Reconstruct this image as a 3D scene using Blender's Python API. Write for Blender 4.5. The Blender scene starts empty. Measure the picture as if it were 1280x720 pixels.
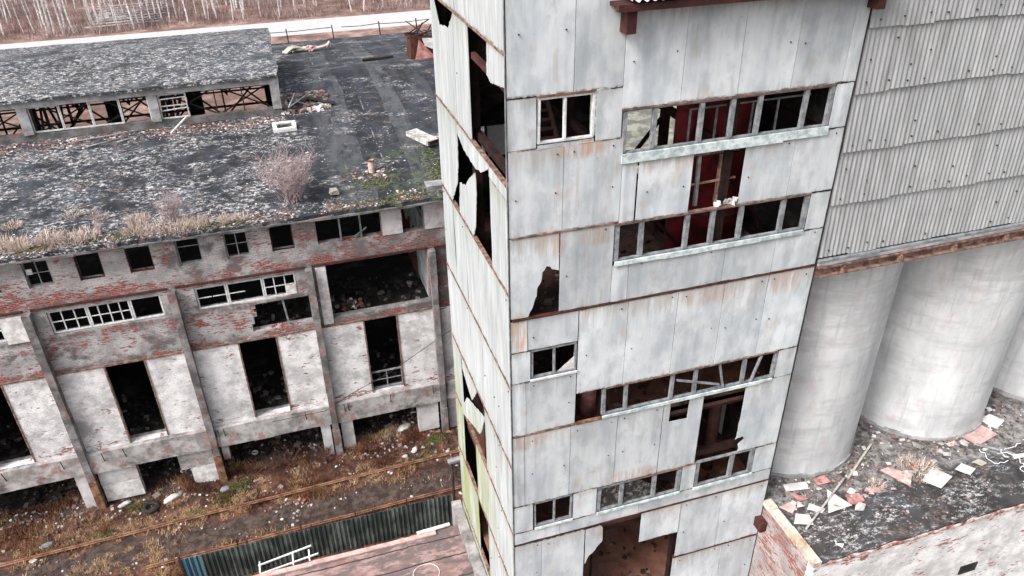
import bpy, math, random
from mathutils import Vector, Matrix, noise
random.seed(7)
R = random.uniform
sc = bpy.context.scene
COL = sc.collection
BASE = {}

# ---------------------------------------------------------------- mesh helper
class MB:
    def __init__(s):
        s.v = []; s.f = []; s.m = []; s.t = []; s.sm = []
    def add(s, vs, fs, m=0, tone=None, smooth=False):
        o = len(s.v); s.v += [tuple(p) for p in vs]
        t = R(0, 1) if tone is None else tone
        for f in fs:
            s.f.append([i + o for i in f]); s.m.append(m); s.t.append(t); s.sm.append(smooth)
        return s
    def box(s, x0, x1, y0, y1, z0, z1, m=0, tone=None, j=0.0):
        v = [(x, y, z) for z in (z0, z1) for y in (y0, y1) for x in (x0, x1)]
        if j: v = [(a + R(-j, j), b + R(-j, j), c + R(-j, j)) for a, b, c in v]
        return s.add(v, [(0, 2, 3, 1), (4, 5, 7, 6), (0, 1, 5, 4), (2, 6, 7, 3), (0, 4, 6, 2), (1, 3, 7, 5)], m, tone)
    def bar(s, p, q, w=.06, h=None, m=0, tone=None, up=(0, 0, 1)):
        h = w if h is None else h
        p = Vector(p); q = Vector(q); d = (q - p).normalized(); u = Vector(up)
        if abs(d.dot(u)) > .98: u = Vector((0, 1, 0))
        a = d.cross(u).normalized() * (w / 2); b = a.cross(d).normalized() * (h / 2)
        v = [p - a - b, p + a - b, p + a + b, p - a + b, q - a - b, q + a - b, q + a + b, q - a + b]
        return s.add(v, [(0, 3, 2, 1), (4, 5, 6, 7), (0, 1, 5, 4), (1, 2, 6, 5), (2, 3, 7, 6), (3, 0, 4, 7)], m, tone)
    def tube(s, pts, rads, n=6, m=0, tone=None, cap=True):
        pts = [Vector(p) for p in pts]; vs = []; k = len(pts)
        for i, p in enumerate(pts):
            d = (pts[min(i + 1, k - 1)] - pts[max(i - 1, 0)]).normalized()
            u = Vector((0, 0, 1)) if abs(d.z) < .9 else Vector((0, 1, 0))
            a = d.cross(u).normalized(); b = d.cross(a)
            r = rads[i] if hasattr(rads, '__len__') else rads
            for j in range(n):
                t = 2 * math.pi * j / n
                vs.append(p + a * (r * math.cos(t)) + b * (r * math.sin(t)))
        fs = [(i * n + j, i * n + (j + 1) % n, (i + 1) * n + (j + 1) % n, (i + 1) * n + j) for i in range(k - 1) for j in range(n)]
        if cap and n > 2:
            fs.append(list(range(n))[::-1]); fs.append([(k - 1) * n + j for j in range(n)])
        return s.add(vs, fs, m, tone, smooth=n > 5)
    def slab(s, pts, n, t, m=0, tone=None):
        n = Vector(n); a = [Vector(p) for p in pts]; b = [p - n * t for p in a]; k = len(a)
        return s.add(a + b, [list(range(k)), list(range(2 * k - 1, k - 1, -1))] + [(i, i + k, (i + 1) % k + k, (i + 1) % k) for i in range(k)], m, tone)
    def chunk(s, c, r, m=0, tone=None, flat=1.0):
        x, y, z = c; a = R(0, 6.3); ca, sa = math.cos(a), math.sin(a); sx = r * R(.6, 1.3); sy = r * R(.5, 1); sz = r * R(.3, .8) * flat
        v = []
        for k in (-1, 1):
            for j in (-1, 1):
                for i in (-1, 1):
                    u = i * sx * R(.55, 1); w = j * sy * R(.55, 1)
                    v.append((x + u * ca - w * sa, y + u * sa + w * ca, z + k * sz * R(.6, 1)))
        return s.add(v, [(0, 2, 3, 1), (4, 5, 7, 6), (0, 1, 5, 4), (2, 6, 7, 3), (0, 4, 6, 2), (1, 3, 7, 5)], m, tone)
    def build(s, name, mats, parent=None, at=None, label=None, cat=None, group=None, kind=None):
        me = bpy.data.meshes.new(name)
        b = Vector((0, 0, 0))
        if parent is not None: b = BASE[parent.name]
        elif at is not None: b = Vector(at)
        me.from_pydata([(p[0] - b.x, p[1] - b.y, p[2] - b.z) for p in s.v], [], s.f)
        if not isinstance(mats, (list, tuple)): mats = [mats]
        for m in mats: me.materials.append(M[m])
        me.polygons.foreach_set('material_index', s.m)
        me.polygons.foreach_set('use_smooth', s.sm)
        at_ = me.attributes.new('tone', 'FLOAT', 'FACE'); at_.data.foreach_set('value', s.t)
        me.update()
        o = bpy.data.objects.new(name, me); COL.objects.link(o)
        if parent is not None: o.parent = parent
        else: o.location = b
        BASE[o.name] = b
        tag(o, label, cat, group, kind)
        return o

def tag(o, label=None, cat=None, group=None, kind=None):
    for k, v in (('label', label), ('category', cat), ('group', group), ('kind', kind)):
        if v: o[k] = v
    return o
def thing(name, loc, label, cat, group=None):
    o = bpy.data.objects.new(name, None); COL.objects.link(o); o.location = loc; o.empty_display_size = .2
    BASE[o.name] = Vector(loc)
    return tag(o, label, cat, group)
def clone(o, loc, rz=0., s=1., label=None, parent=None):
    c = o.copy(); COL.objects.link(c)
    if parent is None:
        c.location = loc; c.rotation_euler = (0, 0, rz); c.scale = (s, s, s)
        if label: c['label'] = label
    else: c.parent = parent
    for ch in list(o.children): clone(ch, None, parent=c)
    return c
def cells(m, x0, x1, z0, z1, y0, y1, holes, plane='XZ', mi=0):
    """a wall with rectangular openings, y0 = outer face, y1 = inner face"""
    xs = sorted({x0, x1} | {min(max(h[i], x0), x1) for h in holes for i in (0, 1)})
    zs = sorted({z0, z1} | {min(max(h[i], z0), z1) for h in holes for i in (2, 3)})
    nx, nz = len(xs) - 1, len(zs) - 1
    def solid(i, k):
        if i < 0 or k < 0 or i >= nx or k >= nz: return False
        cx = (xs[i] + xs[i + 1]) / 2; cz = (zs[k] + zs[k + 1]) / 2
        return not any(h[0] < cx < h[1] and h[2] < cz < h[3] for h in holes)
    P = (lambda a, y, z: (a, y, z)) if plane == 'XZ' else (lambda a, y, z: (y, a, z))
    for i in range(nx):
        for k in range(nz):
            if not solid(i, k): continue
            a, b, c, d = xs[i], xs[i + 1], zs[k], zs[k + 1]
            m.add([P(a, y0, c), P(b, y0, c), P(b, y0, d), P(a, y0, d)], [(0, 1, 2, 3)], mi, .5)
            m.add([P(a, y1, c), P(b, y1, c), P(b, y1, d), P(a, y1, d)], [(3, 2, 1, 0)], mi, .5)
            for di, dk, e in ((-1, 0, (a, a, c, d)), (1, 0, (b, b, c, d)), (0, -1, (a, b, c, c)), (0, 1, (a, b, d, d))):
                if not solid(i + di, k + dk):
                    m.add([P(e[0], y0, e[2]), P(e[1], y0, e[3]), P(e[1], y1, e[3]), P(e[0], y1, e[2])], [(0, 1, 2, 3)], mi, .5)
    return m

# ---------------------------------------------------------------- materials
M = {}
class N:
    def __init__(s, name):
        s.m = bpy.data.materials.new(name); s.m.use_nodes = True; s.t = s.m.node_tree; s.t.nodes.clear(); M[name] = s.m
        s.out = s.n('ShaderNodeOutputMaterial'); s.b = s.n('ShaderNodeBsdfPrincipled')
        s.l(s.b.outputs[0], s.out.inputs[0]); s.pos = s.n('ShaderNodeNewGeometry').outputs['Position']
        s.b.inputs['Roughness'].default_value = .85
        s.b.inputs['Specular IOR Level'].default_value = .3
    def n(s, k): return s.t.nodes.new(k)
    def l(s, a, b): s.t.links.new(a, b)
    def put(s, v, i):
        if isinstance(v, (int, float)): i.default_value = v
        elif isinstance(v, (tuple, list)): i.default_value = tuple(v) + ((1,) if len(v) == 3 and i.type == 'RGBA' else ())
        elif v is not None: s.l(v, i)
    def math(s, op, a, b=None, c=None, clamp=False):
        n = s.n('ShaderNodeMath'); n.operation = op; n.use_clamp = clamp
        s.put(a, n.inputs[0]); s.put(b, n.inputs[1]); s.put(c, n.inputs[2]); return n.outputs[0]
    def vec(s, sx, sy, sz, off=0.):
        n = s.n('ShaderNodeMapping'); s.l(s.pos, n.inputs[0]); n.inputs[3].default_value = (sx, sy, sz); n.inputs[1].default_value = (off, off * 1.7, off * .6); return n.outputs[0]
    def noise(s, sx=1, sy=None, sz=None, det=4, rough=.6, off=0.):
        sy = sx if sy is None else sy; sz = sx if sz is None else sz
        n = s.n('ShaderNodeTexNoise'); s.l(s.vec(sx, sy, sz, off), n.inputs['Vector']); n.inputs['Scale'].default_value = 1
        n.inputs['Detail'].default_value = det; n.inputs['Roughness'].default_value = rough; return n.outputs[0]
    def step(s, v, a, b):
        n = s.n('ShaderNodeMapRange'); n.interpolation_type = 'SMOOTHSTEP'; s.put(v, n.inputs[0]); n.inputs[1].default_value = a; n.inputs[2].default_value = b; return n.outputs[0]
    def mix(s, f, a, b, mode='MIX'):
        n = s.n('ShaderNodeMix'); n.data_type = 'RGBA'; n.blend_type = mode; s.put(f, n.inputs[0]); s.put(a, n.inputs[6]); s.put(b, n.inputs[7]); return n.outputs[2]
    def xyz(s):
        n = s.n('ShaderNodeSeparateXYZ'); s.l(s.pos, n.inputs[0]); return n.outputs
    def gen(s):
        n = s.n('ShaderNodeSeparateXYZ'); s.l(s.n('ShaderNodeTexCoord').outputs['Generated'], n.inputs[0]); return n.outputs
    def rnd(s): return s.n('ShaderNodeObjectInfo').outputs['Random']
    def tone(s):
        n = s.n('ShaderNodeAttribute'); n.attribute_name = 'tone'; return n.outputs['Fac']
    def ramp(s, f, stops):
        n = s.n('ShaderNodeValToRGB'); e = n.color_ramp.elements
        while len(e) < len(stops): e.new(.5)
        for q, (p, c) in zip(e, stops): q.position = p; q.color = tuple(c) + (1,)
        s.put(f, n.inputs[0]); return n.outputs[0]
    def col(s, c): s.put(c, s.b.inputs['Base Color'])
    def bump(s, h, st=.3, d=.02):
        n = s.n('ShaderNodeBump'); n.inputs['Strength'].default_value = st; n.inputs['Distance'].default_value = d; s.l(h, n.inputs['Height']); s.l(n.outputs[0], s.b.inputs['Normal'])

# flat grey asbestos sheets of the front
q = N('sheet')
st = q.noise(3.2, 3.2, .3, 4, .6); big = q.noise(.9, .9, .5, 3)
c = q.ramp(st, [(.3, (.42, .455, .49)), (.5, (.52, .555, .585)), (.7, (.61, .64, .66))])
c = q.mix(q.step(big, .40, .66), c, (.66, .69, .71))
c = q.mix(q.math('MULTIPLY', q.step(q.noise(1.8, 1.8, 1.1, 5, .65, 21.), .46, .66), .5), c, (.35, .385, .41))
c = q.mix(q.math('MULTIPLY', q.math('MULTIPLY', q.step(q.noise(7, 7, .22, 4, .6, 31.), .56, .66), q.step(q.noise(.6, .6, .9, 3, .6, 33.), .54, .64)), .35), c, (.38, .27, .20))
c = q.mix(q.math('MULTIPLY', q.step(q.noise(8, 8, .5, 5, .7, 3.), .58, .76), .5), c, (.30, .32, .33))
c = q.mix(q.math('MULTIPLY', q.step(q.noise(1.6, 1.6, .8, 4, .6, 9.), .60, .75), .40), c, (.46, .33, .22))
c = q.mix(q.math('MULTIPLY', q.step(q.noise(9, 9, 9, 5, .7, 5.), .62, .72), .45), c, (.23, .23, .23))
c = q.mix(q.math('MULTIPLY', q.step(q.noise(3, 3, 1.1, 6, .75, 15.), .55, .72), .4), c, (.34, .37, .38))
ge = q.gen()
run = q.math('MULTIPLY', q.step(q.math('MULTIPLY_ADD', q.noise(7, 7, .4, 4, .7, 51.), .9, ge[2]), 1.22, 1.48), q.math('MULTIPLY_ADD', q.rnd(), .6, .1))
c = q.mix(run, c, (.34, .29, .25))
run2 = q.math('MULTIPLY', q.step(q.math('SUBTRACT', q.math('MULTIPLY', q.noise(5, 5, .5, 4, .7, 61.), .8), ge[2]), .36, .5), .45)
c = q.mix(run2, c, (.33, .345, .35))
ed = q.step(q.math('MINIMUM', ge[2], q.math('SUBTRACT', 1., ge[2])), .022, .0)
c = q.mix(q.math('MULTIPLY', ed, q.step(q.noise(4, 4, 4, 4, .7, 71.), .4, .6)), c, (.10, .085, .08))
zz = q.xyz()[2]
P3 = q.xyz()
for (cx_, cz_, rx_, rz_, am) in ((5.38, 18.15, .32, .75, .9), (7.0, 23.35, .8, .28, .8), (7.6, 20.85, .6, .35, .6), (6.35, 20.75, .4, .5, .5), (11.3, 18.25, 1.1, .4, .55), (5.6, 14.1, .8, .35, .5), (9.2, 11.6, 1.2, .3, .5), (12.6, 24.0, .9, .25, .4), (13.9, 18.2, .8, .5, .45), (8.3, 9.3, .5, .4, .5), (10.6, 9.2, .7, .5, .3)):
    dd = q.math('ADD', q.math('POWER', q.math('DIVIDE', q.math('SUBTRACT', P3[0], cx_), rx_), 2), q.math('POWER', q.math('DIVIDE', q.math('SUBTRACT', P3[2], cz_), rz_), 2))
    c = q.mix(q.math('MULTIPLY', q.math('MULTIPLY', q.step(dd, 1.3, .1), q.step(q.noise(8, 8, .6, 5, .7, cx_), .38, .62)), am), c, (.44, .26, .16))
hsv = q.n('ShaderNodeHueSaturation'); q.l(c, hsv.inputs['Color']); q.l(q.math('MULTIPLY_ADD', q.rnd(), .28, .84), hsv.inputs['Value'])
q.col(hsv.outputs[0]); q.bump(q.math('ADD', q.math('MULTIPLY', q.noise(30, 30, 30), .2), q.noise(2.5, 2.5, 1.2, 3)), .3, .03); q.b.inputs['Roughness'].default_value = .6
# green-streaked white sheets of the left side
q = N('mossy_sheet')
st = q.noise(3, 4, .3, 6, .68); pz = q.xyz()
c = q.ramp(st, [(.3, (.30, .325, .335)), (.48, (.40, .42, .435)), (.68, (.50, .52, .535))])
gr = q.step(q.noise(3, 4, .4, 6, .75, 2.), .44, .64)
c = q.mix(q.math('MULTIPLY', gr, q.math('MULTIPLY_ADD', q.step(q.math('ABSOLUTE', q.math('SUBTRACT', pz[2], 15.0)), .9, 2.5), .42, .08)), c, (.22, .25, .225))
low = q.math('MULTIPLY', q.step(pz[2], 14.5, 8.), q.step(pz[1], 18.2, 21.8))
c = q.mix(q.math('MULTIPLY', low, q.step(q.noise(3, 3, .3, 4, .6, 4.), .36, .6)), c, (.28, .31, .14))
c = q.mix(q.math('MULTIPLY', q.step(q.noise(14, 14, .5, 5, .75, 7.), .60, .74), .45), c, (.15, .17, .145))
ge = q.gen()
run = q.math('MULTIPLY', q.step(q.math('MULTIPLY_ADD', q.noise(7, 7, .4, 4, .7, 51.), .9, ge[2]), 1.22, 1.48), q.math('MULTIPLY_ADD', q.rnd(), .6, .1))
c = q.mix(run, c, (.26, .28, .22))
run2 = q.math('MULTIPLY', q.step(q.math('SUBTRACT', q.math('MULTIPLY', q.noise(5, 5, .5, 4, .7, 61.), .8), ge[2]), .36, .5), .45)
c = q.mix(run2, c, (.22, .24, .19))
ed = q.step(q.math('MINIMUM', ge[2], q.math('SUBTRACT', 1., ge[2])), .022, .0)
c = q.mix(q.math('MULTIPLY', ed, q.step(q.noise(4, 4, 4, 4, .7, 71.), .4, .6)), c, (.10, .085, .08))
q.col(c); q.bump(q.noise(2.5, 2.5, 1.2, 3), .3, .03)
# corrugated asbestos
q = N('corrugated')
st = q.noise(4, 4, .5, 5, .65)
c = q.ramp(st, [(.3, (.25, .255, .26)), (.52, (.345, .352, .36)), (.72, (.44, .445, .452))])
c = q.mix(q.math('MULTIPLY', q.step(q.noise(1.3, 1.3, .7, 5, .65, 3.), .5, .7), .5), c, (.25, .245, .24))
c = q.mix(q.math('MULTIPLY', q.step(q.noise(22, 22, 6, 4, .7, 5.), .58, .7), .45), c, (.2, .2, .19))
q.col(c); q.bump(q.noise(30, 30, 30), .3, .01)
# silo concrete
q = N('silo_concrete')
c = q.ramp(q.noise(.8, .8, .35, 6, .65), [(.3, (.43, .445, .46)), (.47, (.54, .55, .56)), (.62, (.64, .645, .65))])
c = q.mix(q.math('MULTIPLY', q.step(q.noise(.4, .4, 1.6, 6, .7, 2.), .48, .64), .5), c, (.38, .375, .385))
c = q.mix(q.math('MULTIPLY', q.step(q.noise(1.3, 1.3, .8, 5, .6, 6.), .56, .70), .45), c, (.48, .37, .365))
c = q.mix(q.math('MULTIPLY', q.step(q.noise(4, 4, .35, 6, .7, 11.), .52, .66), .55), c, (.36, .375, .395))
c = q.mix(q.math('MULTIPLY', q.step(q.math('ABSOLUTE', q.math('SUBTRACT', q.noise(.35, .35, .3, 6, .6, 17.), .5)), .003, .0), .15), c, (.24, .24, .24))
c = q.mix(q.math('MULTIPLY', q.step(q.noise(12, 12, 5, 6, .75, 7.), .63, .7), .25), c, (.34, .34, .34))
zz = q.xyz()[2]; ring = q.math('LESS_THAN', q.math('ABSOLUTE', q.math('SUBTRACT', q.math('FRACT', q.math('MULTIPLY', zz, .78)), .5)), .02)
c = q.mix(q.math('MULTIPLY', q.math('MULTIPLY', ring, q.step(q.noise(1.5, 1.5, 1.5, 4, .7, 19.), .54, .64)), .2), c, (.28, .28, .28))
q.col(c); q.bump(q.noise(6, 6, 6, 6), .4, .03)
# bitumen roofs
def bitumen(name, white, moss, base=(.013, .015, .020), seams=True):
    q = N(name); p = q.xyz()
    c = q.mix(q.step(q.noise(1.1, .5, 1, 5, .65), .4, .62), base, tuple(b * 2.1 for b in base))
    c = q.mix(q.math('MULTIPLY', q.step(q.noise(.35, .22, 1, 3, .6, 8.), .54, .62), .5), c, (.06, .072, .095))
    if seams:
        fr = q.math('FRACT', q.math('MULTIPLY', p[0], .52))
        ln = q.math('MULTIPLY', q.math('LESS_THAN', q.math('ABSOLUTE', q.math('SUBTRACT', fr, .5)), .02), q.step(p[0], 1.5, 2.5))
        c = q.mix(q.math('MULTIPLY', ln, q.step(q.noise(.9, .9, 2, 5, .7, 1.), .50, .62)), c, (.20, .20, .20))
    fl = q.math('MULTIPLY', q.step(q.noise(3.4, 6.5, 6, 9, .8, 3.), .50, .55), q.step(q.math('MULTIPLY_ADD', q.step(p[0], -1., 3.), -.11 if name == 'bitumen' else 0., q.noise(.45, .7, 1, 5, .7, 6.)), white, white + .16))
    c = q.mix(q.math('MULTIPLY', q.step(q.noise(1.3, 2.2, 1, 7, .75, 23.), .48, .64), .6), c, (.055, .055, .06))
    if seams:
        wn = q.n('ShaderNodeTexWhiteNoise'); wn.noise_dimensions = '1D'; q.l(q.math('FLOOR', q.math('ADD', q.math('MULTIPLY', p[0], .95), q.math('MULTIPLY', q.noise(.2, .2, .2), .6))), wn.inputs['W'])
        c = q.mix(q.math('MULTIPLY', q.math('MULTIPLY', q.step(wn.outputs[0], .45, .9), q.step(p[0], 1.6, 2.6)), q.step(q.noise(1.4, .7, 1, 5, .7, 29.), .36, .6)), c, (.075, .08, .088))
    c = q.mix(fl, c, q.mix(q.step(q.noise(9, 9, 9), .35, .7), (.13, .125, .13), (.68, .665, .67)))
    c = q.mix(q.math('MULTIPLY', q.step(q.noise(.9, 1.5, 1, 5, .7, 12.), .56, .66), q.step(q.noise(8, 8, 8, 5, .7), .42, .6)), c, (.16, .12, .10))
    gm = q.math('MULTIPLY', q.step(p[0], 1.2, 4.5), q.step(p[1], 41., 35.))
    c = q.mix(q.math('MULTIPLY', q.math('MULTIPLY', gm, q.step(q.noise(2, 2, 2, 5, .7, 4.), .5, .62)), moss), c, (.09, .12, .04))
    if name == 'podium_bitumen': c = q.mix(q.math('MULTIPLY', q.step(q.math('MULTIPLY_ADD', q.noise(1.2, 1.2, 1.2, 6, .7, 41.), 1.6, p[1]), 16.9, 17.5), .85), c, q.mix(q.step(q.noise(3, 3, 3, 7, .75, 4.), .38, .62), (.10, .094, .09), (.34, .325, .32)))
    q.col(c); q.bump(q.noise(7, 7, 7, 6, .7), .7, .05); q.b.inputs['Roughness'].default_value = .85
bitumen('bitumen', .395, .8)
bitumen('lantern_bitumen', .35, 0., (.022, .026, .031), False)
bitumen('podium_bitumen', .43, 0., (.028, .026, .026), False)
# painted brick
def brick(name, axis, cover, paint, red=(.34, .062, .04), dirt=.5, bands=()):
    q = N(name); p = q.xyz()
    cb = q.n('ShaderNodeCombineXYZ'); q.l(p[axis], cb.inputs[0]); q.l(p[2], cb.inputs[1])
    t = q.n('ShaderNodeTexBrick'); q.l(cb.outputs[0], t.inputs['Vector']); t.inputs['Scale'].default_value = 1
    t.inputs['Brick Width'].default_value = .26; t.inputs['Row Height'].default_value = .088; t.inputs['Mortar Size'].default_value = .011
    t.inputs['Color1'].default_value = red + (1,); t.inputs['Color2'].default_value = (red[0] * .6, red[1] * .6, red[2] * .7, 1); t.inputs['Mortar'].default_value = (.26, .24, .23, 1)
    nn = q.math('ADD', q.math('MULTIPLY', q.noise(1.0, 1.0, 1.6, 5, .65, 5.), .45), q.math('MULTIPLY', q.noise(3.2, 3.2, 12, 4, .7), .55))
    for zb, w in bands:
        d = q.math('SUBTRACT', 1., q.math('DIVIDE', q.math('ABSOLUTE', q.math('SUBTRACT', p[2], zb)), w), clamp=True)
        nn = q.math('MULTIPLY_ADD', d, -.05, nn)
    msk = q.step(nn, cover - .012, cover + .012)
    pc = q.mix(q.step(q.noise(.9, .9, .9, 5, .65, 2.), .38, .62), paint, tuple(a * .62 for a in paint))
    pc = q.mix(q.math('MULTIPLY', q.step(q.noise(.5, .5, .6, 5, .7, 14.), .52, .64), dirt), pc, (.10, .095, .095))
    pc = q.mix(q.math('MULTIPLY', t.outputs['Fac'], .14 if name in ('white_brick', 'podium_brick') else .4), pc, (.16, .15, .15))
    pc = q.mix(q.math('MULTIPLY', q.step(q.noise(1.7, 1.7, 3.2, 7, .75, 34.), .52, .68), dirt * .7), pc, (.14, .13, .125))
    if name == 'facade_brick':
        pc = q.mix(q.math('MULTIPLY', q.math('MULTIPLY', q.step(p[0], -1.5, 1.5), q.step(q.noise(1.2, 1.2, 1.2, 6, .7, 44.), .36, .56)), .8), pc, (.12, .11, .108))
        for zb, w in ((12.15, .35), (14.75, .3), (8.6, .25), (10.4, .25)):
            g_ = q.math('SUBTRACT', 1., q.math('DIVIDE', q.math('ABSOLUTE', q.math('SUBTRACT', p[2], zb)), w), clamp=True)
            pc = q.mix(q.math('MULTIPLY', g_, q.step(q.noise(2.2, 2.2, 2.2, 6, .7, zb), .38, .58)), pc, (.11, .095, .09))
    q.col(q.mix(msk, t.outputs['Color'], pc)); q.bump(q.math('ADD', q.math('MULTIPLY', t.outputs['Fac'], -.5), q.math('ADD', q.noise(9, 9, 9), q.math('MULTIPLY', q.noise(1.2, 1.2, 5, 4, .6, 3.), 1.5))), .6, .03)
brick('facade_brick', 0, .447, (.50, .49, .492), (.33, .05, .032), .92, ((12.3, .5), (14.75, .45), (10.0, .5), (8.6, .3)))
brick('white_brick', 0, .405, (.88, .87, .88), dirt=.38, bands=((3.9, .3),))
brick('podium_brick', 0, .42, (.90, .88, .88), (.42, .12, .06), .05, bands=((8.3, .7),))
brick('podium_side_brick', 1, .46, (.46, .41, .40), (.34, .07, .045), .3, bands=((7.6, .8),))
# concretes
def concrete(name, a, b, rust=0., stain=.5):
    q = N(name)
    c = q.mix(q.step(q.noise(1.3, 1.3, 1.3, 6, .7), .35, .65), a, b)
    c = q.mix(q.math('MULTIPLY', q.step(q.noise(.8, .8, 1.2, 6, .7, 5.), .5, .68), stain), c, (.07, .065, .065))
    if rust: c = q.mix(q.math('MULTIPLY', q.step(q.noise(1.5, 1.5, 1.0, 5, .7, 9.), .54, .62), rust), c, (.30, .085, .03))
    q.col(c); q.bump(q.noise(8, 8, 8, 6, .7), .5, .03)
concrete('pilaster_concrete', (.11, .10, .10), (.30, .285, .29), .35, .75)
concrete('beam_concrete', (.24, .225, .22), (.50, .485, .485), .55, .85)
concrete('grey_concrete', (.22, .22, .23), (.42, .42, .43), .2, .5)
concrete('plain_plaster', (.50, .49, .50), (.66, .65, .66), .15, .5)
concrete('blue_plaster', (.30, .52, .60), (.66, .70, .72), .0, .4)
concrete('dark_floor', (.006, .0055, .005), (.014, .012, .011), .0, .7)  # near-black base: the shade of the hall rooms is put into the colour
concrete('interior_wall', (.008, .007, .007), (.022, .018, .017), .15, .7)  # interior darkness painted into the wall colour
concrete('road_pale', (.40, .39, .40), (.50, .49, .50), 0., .08)
concrete('curb_concrete', (.20, .19, .19), (.42, .40, .40), .1, .8)
concrete('cornice', (.07, .07, .07), (.20, .195, .20), .3, .7)
concrete('white_trim', (.66, .66, .64), (.80, .79, .77), .25, .1)
concrete('yellow_trim', (.42, .36, .24), (.62, .58, .54), .5, .35)
concrete('shaded_floor', (.02, .010, .008), (.045, .022, .017), .1, .7)  # darkened copy of the rust floor, shade of the upper tower painted in
concrete('rust_floor', (.07, .028, .02), (.13, .06, .042), .3, .75)
def simple(name, a, b, sx=3, sz=None, rough=.8, metal=0., bump=.2):
    q = N(name); q.col(q.mix(q.step(q.noise(sx, sx, sz or sx, 5, .7), .38, .62), a, b)); q.b.inputs['Roughness'].default_value = rough; q.b.inputs['Metallic'].default_value = metal
    q.bump(q.noise(12, 12, 12, 4), bump, .01)
simple('rust_steel', (.035, .015, .013), (.095, .03, .022))
simple('shaded_steel', (.008, .004, .004), (.028, .010, .008))  # darker copy of the rusty steel; shade inside the tower is in its colour
simple('red_steel', (.09, .010, .012), (.22, .018, .022), 1.5)
concrete('brown_floor', (.16, .068, .048), (.27, .13, .095), .15, .45)
simple('eave_steel', (.03, .012, .012), (.07, .022, .020))
simple('orange_rust', (.10, .045, .025), (.30, .17, .11))
simple('rail_rust', (.17, .075, .042), (.36, .20, .13))
simple('brown_girt', (.10, .055, .045), (.28, .18, .14), 5)
simple('dark_steel', (.014, .013, .013), (.04, .035, .033))
simple('frame_wood', (.15, .16, .17), (.29, .30, .315), 4)
simple('pale_frame', (.50, .51, .52), (.72, .73, .74), 6)
simple('aqua_sill', (.36, .43, .44), (.64, .71, .71), 4)
simple('bolt', (.03, .03, .03), (.06, .05, .05))
simple('white_metal', (.68, .69, .70), (.82, .82, .82), 4)
simple('blue_metal', (.05, .12, .17), (.09, .18, .24), 1.5, .3)
simple('rubber', (.014, .014, .015), (.03, .03, .03))
simple('birch_bark', (.45, .42, .42), (.80, .77, .77), 1.2, 3)
simple('bare_twig', (.26, .19, .19), (.44, .36, .36))
simple('log_grey', (.22, .20, .20), (.45, .42, .41), 2)
simple('dirty_glass', (.10, .11, .12), (.30, .31, .32), 2, rough=.3)
simple('pale_pipe', (.45, .32, .27), (.62, .5, .44), 3)
simple('wood_pale', (.36, .33, .27), (.52, .48, .40), 4)
simple('course_brick', (.22, .055, .035), (.58, .50, .48), 3)
simple('dirty_sheet', (.25, .24, .23), (.56, .54, .52), 3)
simple('rose_sheet', (.40, .26, .24), (.60, .44, .41), 2)
simple('red_sheet', (.30, .11, .10), (.50, .27, .25), 2.5)
simple('white_sheet', (.50, .48, .47), (.78, .77, .76), 2.5)
# pink felt roof
q = N('pink_felt'); p = q.xyz()
c = q.mix(q.step(q.noise(1.3, 2.2, 1, 6, .7), .4, .6), (.20, .125, .12), (.34, .23, .22))
c = q.mix(q.math('MULTIPLY', q.step(q.noise(.7, 1.6, 1, 6, .75, 6.), .48, .56), .85), c, (.115, .10, .10))
fr = q.math('ABSOLUTE', q.math('SUBTRACT', q.math('FRACT', q.math('MULTIPLY', q.math('ADD', p[1], q.math('MULTIPLY', q.noise(.6, .6, .6), .3)), .95)), .5))
c = q.mix(q.math('LESS_THAN', fr, .03), c, (.04, .028, .028)); q.col(c); q.bump(q.noise(5, 5, 5, 6), .6, .03)
# green fence
q = N('green_metal')
q.col(q.mix(q.step(q.noise(1.1, 1.1, .6, 5, .65), .42, .66), (.055, .072, .070), (.19, .225, .215))); q.b.inputs['Roughness'].default_value = .38; q.b.inputs['Metallic'].default_value = .35
# ground
q = N('soil'); p = q.xyz()
c = q.ramp(q.noise(1.2, 1.2, 1.2, 8, .72), [(.30, (.012, .009, .008)), (.46, (.05, .026, .020)), (.58, (.15, .07, .045)), (.72, (.32, .20, .13))])
c = q.mix(q.math('MULTIPLY', q.step(q.noise(3, 3, 3, 6, .75, 3.), .54, .62), .6), c, (.10, .045, .035))
c = q.mix(q.math('MULTIPLY', q.step(q.noise(.8, .8, .8, 5, .7, 8.), .60, .68), .7), c, (.07, .10, .025))
c = q.mix(q.math('MULTIPLY', q.step(q.noise(9, 9, 9, 5, .75, 6.), .64, .68), .8), c, (.55, .50, .49))
ty = q.math('MULTIPLY_ADD', q.noise(.9, .9, .9, 6, .7, 27.), 1.5, p[1])
tr = q.math('MULTIPLY', q.step(ty, 29.9, 30.3), q.step(ty, 32.0, 31.5))
c = q.mix(q.math('MULTIPLY', tr, .9), c, q.mix(q.step(q.noise(2.4, 2.4, 2.4, 8, .78, 2.), .42, .62), (.030, .021, .019), (.115, .085, .075)))
dk = q.math('MULTIPLY', q.step(p[1], 33.0, 34.4), q.step(p[1], 68., 66.))
c = q.mix(q.math('MULTIPLY', dk, .8), c, (.035, .03, .03))
far = q.step(p[1], 75., 120.)
fc = q.ramp(q.noise(.25, .25, .25, 7, .7, 1.), [(.32, (.075, .045, .038)), (.5, (.20, .125, .105)), (.68, (.42, .30, .26))])
fc = q.mix(q.math('MULTIPLY', q.step(q.noise(.6, .6, .6, 5, .7, 7.), .55, .65), .7), fc, (.13, .085, .075))
c = q.mix(far, c, fc)
yd = q.math('MULTIPLY', q.step(p[0], 16., 24.), q.step(p[1], 110., 100.))
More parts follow.
